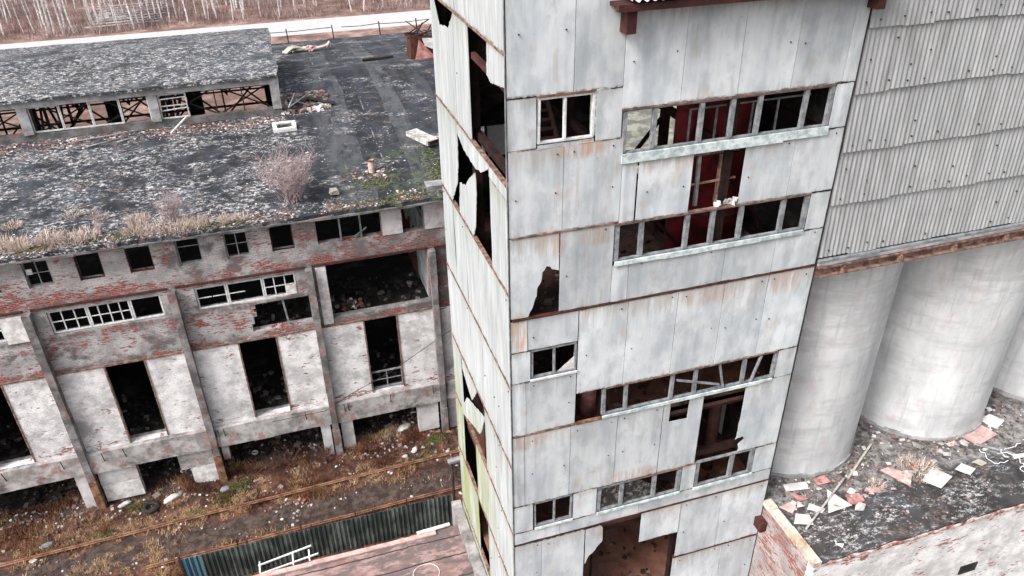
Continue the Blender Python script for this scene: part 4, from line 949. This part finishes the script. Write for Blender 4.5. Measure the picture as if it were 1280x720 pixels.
shard(23.9, 16.0, [(-.2, .15), (-.05, -.15), (.25, -.1), (.15, .2)], 'wood_pale', 'small cream shard right of the straw heap')
shard(19.0, 16.15, [(-.3, .05), (.2, -.2), (.35, .0), (-.1, .2)], 'rose_sheet', 'flat pink shard between the two straw tufts')
shard(25.1, 17.25, [(-.75, .3), (-.5, -.45), (.8, -.15), (.6, .5)], 'rose_sheet', 'large grey-pink slab lying at the foot of the second silo')
shard(26.3, 17.75, [(-.45, .3), (-.2, -.4), (.5, -.1), (.3, .45)], 'white_sheet', 'pale slab right of the large grey-pink slab')
shard(16.2, 14.35, [(-.1, .12), (.0, -.15), (.18, 0)], 'white_sheet', 'tiny white shard near the front roof edge')
random.seed(5)
for k in range(34):
    x = R(15.5, 24.5); y = random.gauss(16.5, .5)
    if k > 22: x, y = random.gauss(23.6, .8), random.gauss(17.0, .3)
    if min(math.hypot(x - 17.7, y - 20.5), math.hypot(x - 24.26, y - 20.5)) < 3.25: continue
    n_ = random.choice((3, 4, 4, 5)); a0 = R(0, 6.3); r_ = R(.08, .26)
    pts = [(r_ * R(.6, 1.2) * math.cos(a0 + i * 6.283 / n_), r_ * R(.5, 1) * math.sin(a0 + i * 6.283 / n_)) for i in range(n_)]
    m = MB(); tx, ty = R(-.3, .3), R(-.3, .3); m.slab([(x + a, y + b, PZ + .07 + a * tx + b * ty) for a, b in pts], (0, 0, 1), .025)
    m.build('sheet_chip', random.choice(['dirty_sheet', 'dirty_sheet', 'rose_sheet', 'course_brick', 'white_sheet']), at=(x, y, PZ), label='small broken chip of sheet among the litter on the podium roof', cat='chip', group='small chips on the podium roof')
m = MB(); m.bar((15.5, 15.3, PZ + .08), (18.3, 16.9, PZ + .15), .07, .05); m.build('long_plank', 'log_grey', at=(15.5, 15.3, PZ), label='long grey plank lying across the podium roof', cat='plank')
m = MB(); m.bar((18.5, 16.9, PZ + .1), (20.6, 18.2, PZ + .1), .08, .05); m.build('long_plank', 'wood_pale', at=(18.5, 16.9, PZ), label='yellowish plank pointing between the two silos', cat='plank')
m = MB(); m.tube([(24.6, 16.9, PZ + .06), (25.6, 16.0, PZ + .06)], .06, 7); m.build('pipe_piece', 'frame_wood', at=(24.6, 16.9, PZ), label='grey pipe piece below the large grey-pink slab', cat='pipe')
m = MB(); m.tube([(25.4, 15.85, PZ + .08), (26.6, 15.7, PZ + .08)], .09, 7); m.build('pipe_piece', 'white_sheet', at=(25.4, 15.8, PZ), label='short white pipe beside the cable tangle', cat='pipe')
m = MB()
for i in range(20):
    x, y = R(25.0, 28.5), R(14.3, 16.2); pts = []; a = R(0, 6.3)
    for k in range(12):
        pts.append((x, y, PZ + .03 + R(0, .1))); a += R(-1.1, 1.1); x += .16 * math.cos(a); y += .12 * math.sin(a)
    m.tube(pts, .016, 4)
m.build('cable_tangle', 'white_metal', at=(26, 15.3, PZ), label='tangle of thin white cable at the right of the podium roof', cat='cable')
tuft('straw_heap', 21.4, 16.5, PZ, .22, .75, 900, 'heap of pale dry grass on the podium roof by the white shard', None)
tuft('straw_heap', 19.3, 16.25, PZ, .25, .3, 200, 'small straw tuft between the red and the large pink shards', None)
tuft('straw_heap', 24.0, 17.8, PZ, .35, .4, 260, 'straw tuft at the foot of the second silo beside the slabs', None)
m = MB()
for i in range(2600):
    x = R(15.2, 30); y = R(14.1, 18.6)
    if (x - 17.7)**2 + (y - 20.5)**2 < 9.6 or (x - 24.26)**2 + (y - 20.5)**2 < 9.6: continue
    d = min(abs(math.hypot(x - 17.7, y - 20.5) - 3.2), abs(math.hypot(x - 24.26, y - 20.5) - 3.2))
    if d > .7 and random.random() < .62: continue
    m.chunk((x, y, PZ + .0), R(.015, .06) * (2 if random.random() < .04 else 1), flat=.5)
for i in range(650):
    k = random.choice((17.7, 17.7, 24.26, 24.26, 30.8)); a = R(3.5, 6.1); r = 3.12 + abs(random.gauss(0, .45)); x, y = k + r * math.cos(a), 20.5 + r * math.sin(a)
    if x < 15.2: continue
    m.chunk((x, y, PZ + .02), R(.02, .09) * (1.7 if random.random() < .07 else 1), flat=.6)
for i in range(350):
    x, y = random.choice([(23.5, 17.3), (20.2, 17.0), (16.8, 16.5), (26.5, 17.4)]); x += random.gauss(0, .9); y += random.gauss(0, .35); m.chunk((x, y, PZ + .02), R(.02, .08), flat=.6)
m.build('podium_crumbs', 'pebble', kind='stuff', label='grit and crumbs on the podium roof')

# ---------------------------------------------------------------- shed, curb, fence, track
sh = thing('felt_roof_shed', (-5, 18, 0), 'low shed with a patched pinkish felt roof beside the tower', 'shed')
m = MB(); vs = []; K, L = 90, 40
for j in range(L + 1):
    for i in range(K + 1):
        x = -16 + 20.65 * i / K; y = 7 + 17.1 * j / L + (R(-.05, .06) if j == L else 0); vs.append((x, y, 3.2 + .04 * noise.noise(Vector((x * .8, y * .8, 0)))))
m.add(vs, [(j * (K + 1) + i, j * (K + 1) + i + 1, (j + 1) * (K + 1) + i + 1, (j + 1) * (K + 1) + i) for j in range(L) for i in range(K)], 0, .5)
m.build('roof', 'pink_felt', sh)
m = MB(); cells(m, -15.9, 4.6, 0, 3.12, 7.2, 7.4, []); m.box(-15.9, 4.6, 23.75, 23.95, 0, 3.12); m.box(-15.9, -15.7, 7.4, 23.75, 0, 3.12); m.box(4.4, 4.6, 7.4, 23.75, 0, 3.12); m.build('wall', 'interior_wall', sh)
m = MB(); x = -15.8
while x < 3.6:
    l = R(.9, 2.2); m.bar((x, 23.93 + R(-.02, .02), 3.27), (x + l, 23.93 + R(-.02, .02), 3.27 + R(-.02, .02)), .22, .07); x += l + .01
m.build('edge_board', 'rose_sheet', sh)
m = MB(); m.bar((2.8, 24.05, 3.36), (4.3, 24.12, 3.36), .16, .05); m.build('edge_strip', 'white_sheet', sh)
m = MB(); y = 12.
while y < 25.2:
    l = min(R(.7, 1.4), 25.25 - y); m.box(4.66, 5.08, y, y + l - .01, 0, 3.52 + R(-.03, .02), j=.012); y += l
m.build('concrete_curb', 'curb_concrete', at=(4.9, 20, 0), label='weathered concrete curb wall running along the foot of the tower side', cat='curb')
pts = [(2.75 + .55 * math.cos(a), 21.9 + .5 * math.sin(a), 3.27 + .02 * math.sin(3 * a)) for a in [i * 2 * math.pi / 40 for i in range(41)]]
MB().tube(pts, .012, 5, cap=False).build('wire_hoop', 'white_metal', at=(2.75, 21.9, 3.27), label='thin pale wire hoop lying on the pinkish shed roof', cat='hoop')
fe = thing('metal_fence', (-1, 27.1, 0), 'dark green corrugated metal fence along the rail track', 'fence')
def fence_part(x0, x1, mt, nm, lab=None):
    m = MB(); vs = []; st = .03; K = int((x1 - x0) / st)
    for i in range(K + 1):
        x = x0 + i * st; ph = (x / .22) % 1; w = .022 if .15 < ph < .45 else (-.022 if .65 < ph < .95 else 0)
        vs += [(x, 27.1 + w, -.1), (x, 27.1 + w, 2.0 + .01 * math.sin(int(x / 1.1) * 5.)), (x, 27.115 + w, -.1), (x, 27.115 + w, 2.0 + .01 * math.sin(int(x / 1.1) * 5.))]
    m.add(vs, [f for i in range(K) for f in ((i * 4, i * 4 + 4, i * 4 + 5, i * 4 + 1), (i * 4 + 2, i * 4 + 3, i * 4 + 7, i * 4 + 6), (i * 4 + 1, i * 4 + 5, i * 4 + 7, i * 4 + 3))], 0, .5)
    m.build(nm, mt, fe, label=lab)
fence_part(-7.5, -6.62, 'blue_metal', 'panel', 'bright blue section at the end of the green fence'); fence_part(-6.61, 5.0, 'green_metal', 'panel')
for x in (-7.55, -4.6, -1.7, 1.2, 4.1): MB().box(x - .04, x + .04, 27.16, 27.24, 0, 2.15).build('post', 'rust_steel', fe)
lp = thing('lamp_post', (5.1, 26.9, 0), 'thin dark pole with a flat grey lamp head at the end of the green fence', 'lamp post')
m = MB(); m.tube([(5.12, 26.9, 0), (5.12, 26.9, 4.3)], [.07, .06], 10); m.build('pole', 'dark_steel', lp)
m = MB(); m.bar((4.95, 26.9, 4.36), (5.75, 26.95, 4.40), .26, .12); m.build('lamp_head', 'grey_concrete', lp)
# rails
def rail(y0, y1, x0, x1, label, zz=.16):
    m = MB(); K = 60; prof = [(-.045, 0), (.045, 0), (.012, .03), (.012, .09), (.026, .10), (.026, .13), (-.026, .13), (-.026, .10), (-.012, .09), (-.012, .03)]
    vs = []
    for i in range(K + 1):
        x = x0 + (x1 - x0) * i / K; y = y0 + (y1 - y0) * i / K + .012 * math.sin(i * .4); zz = .25
        vs += [(x, y + a, zz - .1 + b) for a, b in prof]
    n = len(prof); m.add(vs, [(i * n + j, i * n + (j + 1) % n, (i + 1) * n + (j + 1) % n, (i + 1) * n + j) for i in range(K) for j in range(n)], 0, .5)
    m.build('rusty_rail', 'rail_rust', at=((x0 + x1) / 2, y0, 0), label=label, cat='rail', group='rusty rails along the fence')
rail(31.15, 32.05, -16.4, 12, 'rusty rail nearer the factory wall'); rail(28.85, 29.35, -9.5, 12, 'rusty rail nearer the green fence')
for i, x in enumerate((-5.3, -2.3, .4, 3.0)):
    MB().box(x - .03, x + .03, 28.7, 28.76, 0, .75).build('iron_stake', 'rust_steel', at=(x, 28.7, 0), label='short rusty iron stake beside the rail nearer the green fence', cat='stake', group='short iron stakes along the rail')
# white frame in front of the fence
wf = thing('white_bench_frame', (-3.2, 25.2, 2.3), 'white metal bench-like frame lying between the fence and the shed roof', 'frame')
m = MB(); m.bar((-4.05, 25.0, 2.75), (-1.75, 25.3, 2.85), .06); m.build('rail', 'white_metal', wf)
m = MB(); m.bar((-3.95, 24.6, 2.65), (-1.5, 24.85, 2.75), .06); m.build('rail', 'white_metal', wf)
for x in (-4.0, -2.6, -1.9): m = MB(); m.bar((x, 24.65, 2.68), (x + .02, 25.15, 2.8), .06); m.bar((x, 24.65, 2.68), (x, 24.6, .0), .06); m.build('leg', 'white_metal', wf)

# ---------------------------------------------------------------- ground cover
m = MB()
def occupied(x, y): return y < 27.3 and x < 5.4
cnt = 0
for i in range(110000):
    x = R(-18, 7); y = R(27.3, 34.8)
    if 29.3 + .35 * math.sin(x) < y < 31.0 + .3 * math.sin(x * 1.7) and random.random() < .92: continue
    d = noise.noise(Vector((x * .55, y * .8, 1.5))) + .5 * noise.noise(Vector((x * 2., y * 2., 7)))
    if d < R(-.15, .5): continue
    h = R(.08, .30) * (1 + max(0, d)); w = R(.008, .022); a = R(0, 6.28); z = gz(x, y); dx, dy = R(-.6, .6) * h, R(-.6, .6) * h
    cc, ss = math.cos(a) * w, math.sin(a) * w; tone = min(1, max(0, .42 + 1.3 * noise.noise(Vector((x * .5, y * .5, 20))) + R(-.25, .25)))
    m.add([(x - cc, y - ss, z), (x + cc, y + ss, z), (x + dx, y + dy, z + h)], [(0, 1, 2)], 0, tone)
for i in range(300):
    if i < 120: cx, cy = R(-13, 5.5), random.gauss(28.2, .3)
    elif i < 200: cx, cy = R(-17, 5), random.gauss(31.9, .35)
    else: cx, cy = random.gauss(-10.5, 3.5), random.gauss(32.2, .7)
    if cx < -8 and i < 120: cy = R(27, 30.5)
    r = R(.12, .38)
    for k in range(int(90 * r / .25)):
        a = R(0, 6.3); q_ = r * math.sqrt(R(0, 1)); x, y = cx + q_ * math.cos(a), cy + q_ * math.sin(a) * .7; z = gz(x, y); h = R(.08, .26); c = R(0, 3.1); u, v = .011 * math.cos(c), .011 * math.sin(c)
        if y < 27.2 and x > -7.6: continue
        m.add([(x - u, y - v, z), (x + u, y + v, z), (x + R(-.8, .8) * h, y + R(-.8, .8) * h, z + h * R(.4, 1))], [(0, 1, 2)], 0, R(.68, 1))
for i in range(9000):
    cx, cy, w_, v_ = random.choice([(-3, 33.2, 2.2, .7), (0.5, 33.0, 1.6, .7), (-1, 32.2, 3, .5), (4.5, 33.3, 1.2, .6), (-9.5, 33.0, 2, .5), (-13, 32.3, 2, .6)])
    x, y = random.gauss(cx, w_), random.gauss(cy, v_)
    if y < 31.6: continue
    z = gz(x, y); h = R(.15, .6); c = R(0, 3.1); u, v = .007 * math.cos(c), .007 * math.sin(c)
    m.add([(x - u, y - v, z), (x + u, y + v, z), (x + R(-.9, .9) * h, y + R(-.9, .9) * h, z + h * R(.3, 1))], [(0, 1, 2)], 0, R(0, .4))
m.build('dry_grass', 'dead_grass', kind='stuff', label='dry brown and straw-coloured grass on the waste ground')
m = MB()
for i in range(9000):
    x = R(-18, 8); y = R(27.5, 37.5)
    d = noise.noise(Vector((x * .4, y * .5, 31))) + (.25 if 33.3 < y else 0) + (.5 if (x - 3.6)**2 + (y - 33)**2 < 3.5 else 0) + (.3 if (x + 14.5)**2 + (y - 33)**2 < 6 else 0) - (.35 if 29 < y < 31.6 else 0)
    if d < R(0, .65): continue
    m.chunk((x, y, gz(x, y) + .02), R(.02, .10) * (1.8 if random.random() < .06 else 1))
m.build('rubble', 'rubble', kind='stuff', label='rubble and crumbs strewn in front of the factory')
m = MB()
for i in range(900):
    x = R(-17, 7); y = R(27.6, 36)
    if noise.noise(Vector((x * .6, y * .6, 50))) < R(-.3, .4): continue
    m.chunk((x, y, gz(x, y) + .03), R(.02, .09), flat=.6)
m.build('litter', 'white_litter', kind='stuff', label='white scraps of litter on the waste ground')
m = MB()
for i in range(3400):
    c = random.choice([(-5.2, 33.0, .7), (-5.9, 32.4, .6), (4.6, 32.2, .8), (-10.2, 33.2, .6), (-1.2, 31.5, .25), (-7.3, 31.8, .3), (-11.5, 31.6, .5), (1.2, 24.6, .4), (5.4, 33., .6)])
    x = c[0] + random.gauss(0, c[2] * .6); y = c[1] + random.gauss(0, c[2] * .35); z = gz(x, y); a = R(0, 6.3); h = R(.04, .15)
    m.add([(x, y, z), (x + .04 * math.cos(a), y + .04 * math.sin(a), z + h * .6), (x + .1 * math.cos(a + .6), y + .1 * math.sin(a + .6), z + h)], [(0, 1, 2)])
m.build('green_weeds', 'weeds', kind='stuff', label='small patches of green weeds on the waste ground')
for (x, y, r, h, n, l) in [(-.6, 33.4, .9, .9, 26, 'bare brown bramble against the fourth pilaster foot'), (-2.6, 33.8, 1.1, .8, 34, 'bare brown bramble under the beam left of the fourth pilaster'), (-4.3, 33.8, .8, .7, 20, 'bare bramble in the dark gap right of the third pilaster'), (1.7, 33.2, .8, .5, 18, 'low bramble right of the fourth pilaster')]:
    bush('bramble', x, y, gz(x, y), h, r, n, l, None, 'rust_floor', .010)
# tyre
t = thing('car_tyre', (-9.57, 32.85, .15), 'black worn car tyre lying in the dry grass before the factory', 'tyre')
m = MB(); z0 = gz(-9.57, 32.85) + .12; n = 30; vs = []
for i in range(n):
    a = 2 * math.pi * i / n
    for j in range(10):
        b = 2 * math.pi * j / 10; r = .31 + .115 * math.cos(b); vs.append((-9.57 + r * math.cos(a), 32.85 + r * math.sin(a), z0 + .10 * math.sin(b)))
m.add(vs, [(i * 10 + j, i * 10 + (j + 1) % 10, ((i + 1) % n) * 10 + (j + 1) % 10, ((i + 1) % n) * 10 + j) for i in range(n) for j in range(10)], 0, .5, smooth=True)
m.build('tread', 'rubber', t)
def sack(x, y, l, w, rz_, label, mt='white_sheet', z=None):
    z = gz(x, y) if z is None else z; m = MB(); ca, sa = math.cos(rz_), math.sin(rz_); vs = []; A, B = 12, 8; sd = R(0, 50)
    for i in range(A + 1):
        th = math.pi * i / A
        for j in range(B):
            ph = 2 * math.pi * j / B; k = 1 + .35 * noise.noise(Vector((math.cos(th) * 2 + sd, math.sin(th) * math.cos(ph) * 2, math.sin(th) * math.sin(ph) * 2)))
            u, v, q_ = l * math.cos(th) * k, w * math.sin(th) ** .7 * math.cos(ph) * k, w * .55 * math.sin(th) ** .7 * math.sin(ph) * k
            vs.append((x + u * ca - v * sa, y + u * sa + v * ca, z + w * .4 + q_))
    m.add(vs, [(i * B + j, i * B + (j + 1) % B, (i + 1) * B + (j + 1) % B, (i + 1) * B + j) for i in range(A) for j in range(B)], 0, .5, smooth=True)
    m.build('sack', mt, at=(x, y, z), label=label, cat='sack')
sack(-8.6, 33.2, .42, .2, .5, 'long white sack lying right of the tyre')
sack(-8.15, 33.4, .2, .15, 1.2, 'small grey bag touching the long white sack', 'grey_concrete')
sack(-7.95, 35.2, .35, .2, .9, 'white sack on the dark rubble under the beam')
sack(-5.9, 32.9, .24, .2, .2, 'grey plastic bag between the rail and the third pilaster', 'frame_wood')
sack(-10.9, 33.6, .3, .16, .4, 'pale crumpled bag by the second pilaster foot', 'plain_plaster')
sack(4.0, 34.6, .42, .25, .4, 'white bundle in the dark gap under the beam near the tower')
sack(4.2, 32.7, .24, .16, 1.0, 'white lump on the rubble heap near the lamp post')
sack(3.6, 32.5, .16, .14, .1, 'smaller white lump on the rubble heap near the lamp post')
sack(-14.3, 31.9, .3, .2, .2, 'pale blue-grey bundle at the far left of the waste ground', 'frame_wood')
m = MB(); pts = [(-4.3 + .13 * math.cos(a), 35.2 + .13 * math.sin(a), gz(-4.3, 35.2) + .15) for a in [i * 2 * math.pi / 16 for i in range(17)]]; m.tube(pts, .055, 6, cap=False); m.build('small_ring', 'white_sheet', at=(-4.3, 35.2, 0), label='small white ring lying in the dark gap right of the third pilaster', cat='ring')
# rubble inside the building (seen through the openings)
m = MB()
for i in range(2600):
    x = R(-17, 9); y = 34.9 + abs(random.gauss(0, 1.6)); z = random.choice([3.55, 8.45, 8.45, gz(x, y)])
    if z == 8.45 and (x > 6 or random.random() < .6): continue
    m.chunk((x, y, z + R(0, .15)), R(.04, .2))
m.build('interior_rubble', 'dark_rubble', kind='stuff', label='dark rubble heaped on the factory floors')
m = MB()
for i in range(70): m.chunk((2.1 + random.gauss(0, .3), 35.2 + random.gauss(0, .25), 8.5 + R(0, .35)), R(.05, .16))
m.build('plaster_heap', 'rubble', at=(2.1, 35.2, 8.45), label='heap of broken plaster at the lower left of the large wall opening', kind='stuff')
# hanging cable on the facade
m = MB(); m.tube([(-2.9, 33.5, 3.55), (-.2, 33.45, 3.6), (1.2, 33.5, 4.3), (3.4, 33.6, 5.15), (6.1, 33.7, 6.6), (9, 33.8, 8.2)], .018, 4); m.build('slack_cable', 'dark_steel', at=(2, 33.5, 4), label='thin dark cable rising along the lower factory wall towards the tower', cat='cable')

# ---------------------------------------------------------------- background
def birch_mesh(seed, lean):
    rr = random.Random(seed); t = MB(); b = MB(); h = rr.uniform(11, 15); pts = []; x = y = 0
    for k in range(8):
        pts.append((x, y, h * k / 7)); x += lean * h / 7 + rr.uniform(-.12, .12); y += rr.uniform(-.12, .12)
    t.tube(pts, [.14 * (1 - k / 8.5) for k in range(8)], 5, cap=False)
    for k in range(34):
        u = rr.uniform(.22, .98); i = min(6, int(u * 7)); p = Vector(pts[i]).lerp(Vector(pts[i + 1]), u * 7 - i); a = rr.uniform(0, 6.28); l = (1.15 - u) * rr.uniform(1.6, 3.2)
        d = Vector((math.cos(a) * .5, math.sin(a) * .5, .9)) * l; e = p + d
        b.tube([p, p + d * .5 + Vector((0, 0, .1)), e], [.035, .025, .012], 3, cap=False)
        for _ in range(3):
            s = p.lerp(e, rr.uniform(.3, .95)); w = Vector((rr.uniform(-1, 1), rr.uniform(-1, 1), rr.uniform(.2, 1))) * l * .3; b.tube([s, s + w], [.02, .010], 3, cap=False)
    return t, b
protos = []
BL = 'slender bare birch among the many in the wood beyond the pale road'
for k in range(6):
    p = thing('birch_tree', (0, 0, 0), BL, 'tree', 'birches in the wood beyond the road')
    tr, br = birch_mesh(k, R(-.12, .12)); tr.build('trunk', 'birch_bark', p); br.build('branches', 'bare_twig' if k % 2 else 'birch_bark', p); protos.append(p)
random.seed(21)
used = 0; pos = []
for x, y in [(-33, 150), (-32, 152), (-31.4, 150.5), (-28, 155), (-26.5, 153), (-20.5, 149), (-19.8, 150), (-19, 149.5), (-15, 152), (-12, 151), (-9, 153), (-8.6, 152), (-36, 158), (-38, 152)] + [(R(-50, 36), R(148, 186)) for _ in range(190)]:
    s = R(.6, 1.25)
    if used < 6: p = protos[used]; p.location = (x, y, 0); p.rotation_euler = (0, 0, R(0, 6.3)); p.scale = (s, s, s)
    else: clone(random.choice(protos), (x, y, 0), R(0, 6.3), s)
    used += 1
m = MB()
for i in range(26000):
    x = R(-60, 42); y = 147 + 40 * R(0, 1) ** 1.2
    d = noise.noise(Vector((x * .12, y * .12, 2)))
    if d < R(-.5, .3): continue
    h = R(.5, 2.4) * (1 + d); w = R(.02, .05); dx, dy = R(-.5, .5) * h, R(-.5, .5) * h; a = R(0, 3.1); cc, ss = w * math.cos(a), w * math.sin(a)
    m.add([(x - cc, y - ss, 0), (x + cc, y + ss, 0), (x + dx, y + dy, h)], [(0, 1, 2)], 0, min(1, max(0, .45 + d * .8 + R(-.3, .3))))
m.build('thicket', 'thicket', kind='stuff', label='pinkish brown thicket and dry scrub under the birches')
t = thing('log_stack', (-24, 160, 0), 'loose stack of grey poles lying in the wood beyond the road', 'log stack')
for k in range(14): m = MB(); y = 150 + k * 1.25; m.tube([(-27.5 + R(-1, 1), y, .5 + R(0, .3)), (-15.5 + R(-1.5, 1), y + R(-.6, .6), .5 + R(0, .4))], .16, 6); m.build('pole', 'log_grey', t)

# ---------------------------------------------------------------- light, camera
w = bpy.data.worlds.new('World'); sc.world = w; w.use_nodes = True; nt = w.node_tree; nt.nodes.clear()
sky = nt.nodes.new('ShaderNodeTexSky'); sky.sky_type = 'NISHITA'; sky.sun_disc = False; sky.dust_density = 6; sky.air_density = 1.2; sky.ozone_density = 1
AZ, EL = math.radians(-112), math.radians(46)      # azimuth clockwise from +Y
sky.sun_elevation = EL; sky.sun_rotation = AZ
bg = nt.nodes.new('ShaderNodeBackground'); bg.inputs[1].default_value = .15; out = nt.nodes.new('ShaderNodeOutputWorld')
hs = nt.nodes.new('ShaderNodeHueSaturation'); hs.inputs['Saturation'].default_value = .35
nt.links.new(sky.outputs[0], hs.inputs['Color']); nt.links.new(hs.outputs[0], bg.inputs[0]); nt.links.new(bg.outputs[0], out.inputs[0])
L_ = bpy.data.lights.new('sun', 'SUN'); L_.energy = 1.35; L_.angle = math.radians(20); L_.color = (1, .985, .97)
lo = bpy.data.objects.new('sun', L_); COL.objects.link(lo)
d = Vector((math.sin(AZ) * math.cos(EL), math.cos(AZ) * math.cos(EL), math.sin(EL)))
lo.rotation_euler = d.to_track_quat('Z', 'Y').to_euler(); lo.location = (0, 0, 60)
yaw, pitch, roll, F = 0.29755037, 0.54774481, 0.01629421, 975.413
f = Vector((math.sin(yaw) * math.cos(pitch), math.cos(yaw) * math.cos(pitch), -math.sin(pitch))); r0 = Vector((math.cos(yaw), -math.sin(yaw), 0)); d0 = f.cross(r0)
r = r0 * math.cos(roll) + d0 * math.sin(roll); dn = -r0 * math.sin(roll) + d0 * math.cos(roll)
cam = bpy.data.cameras.new('camera'); co = bpy.data.objects.new('camera', cam); COL.objects.link(co)
co.matrix_world = Matrix(((r.x, -dn.x, -f.x, 0), (r.y, -dn.y, -f.y, 0), (r.z, -dn.z, -f.z, 30.5), (0, 0, 0, 1)))
cam.sensor_width = 36; cam.lens = 36 * F / 1280; cam.clip_end = 3000; cam.clip_start = .1
sc.camera = co
sc.view_settings.view_transform = 'Standard'; sc.view_settings.look = 'None'; sc.view_settings.gamma = 1; sc.view_settings.exposure = .8
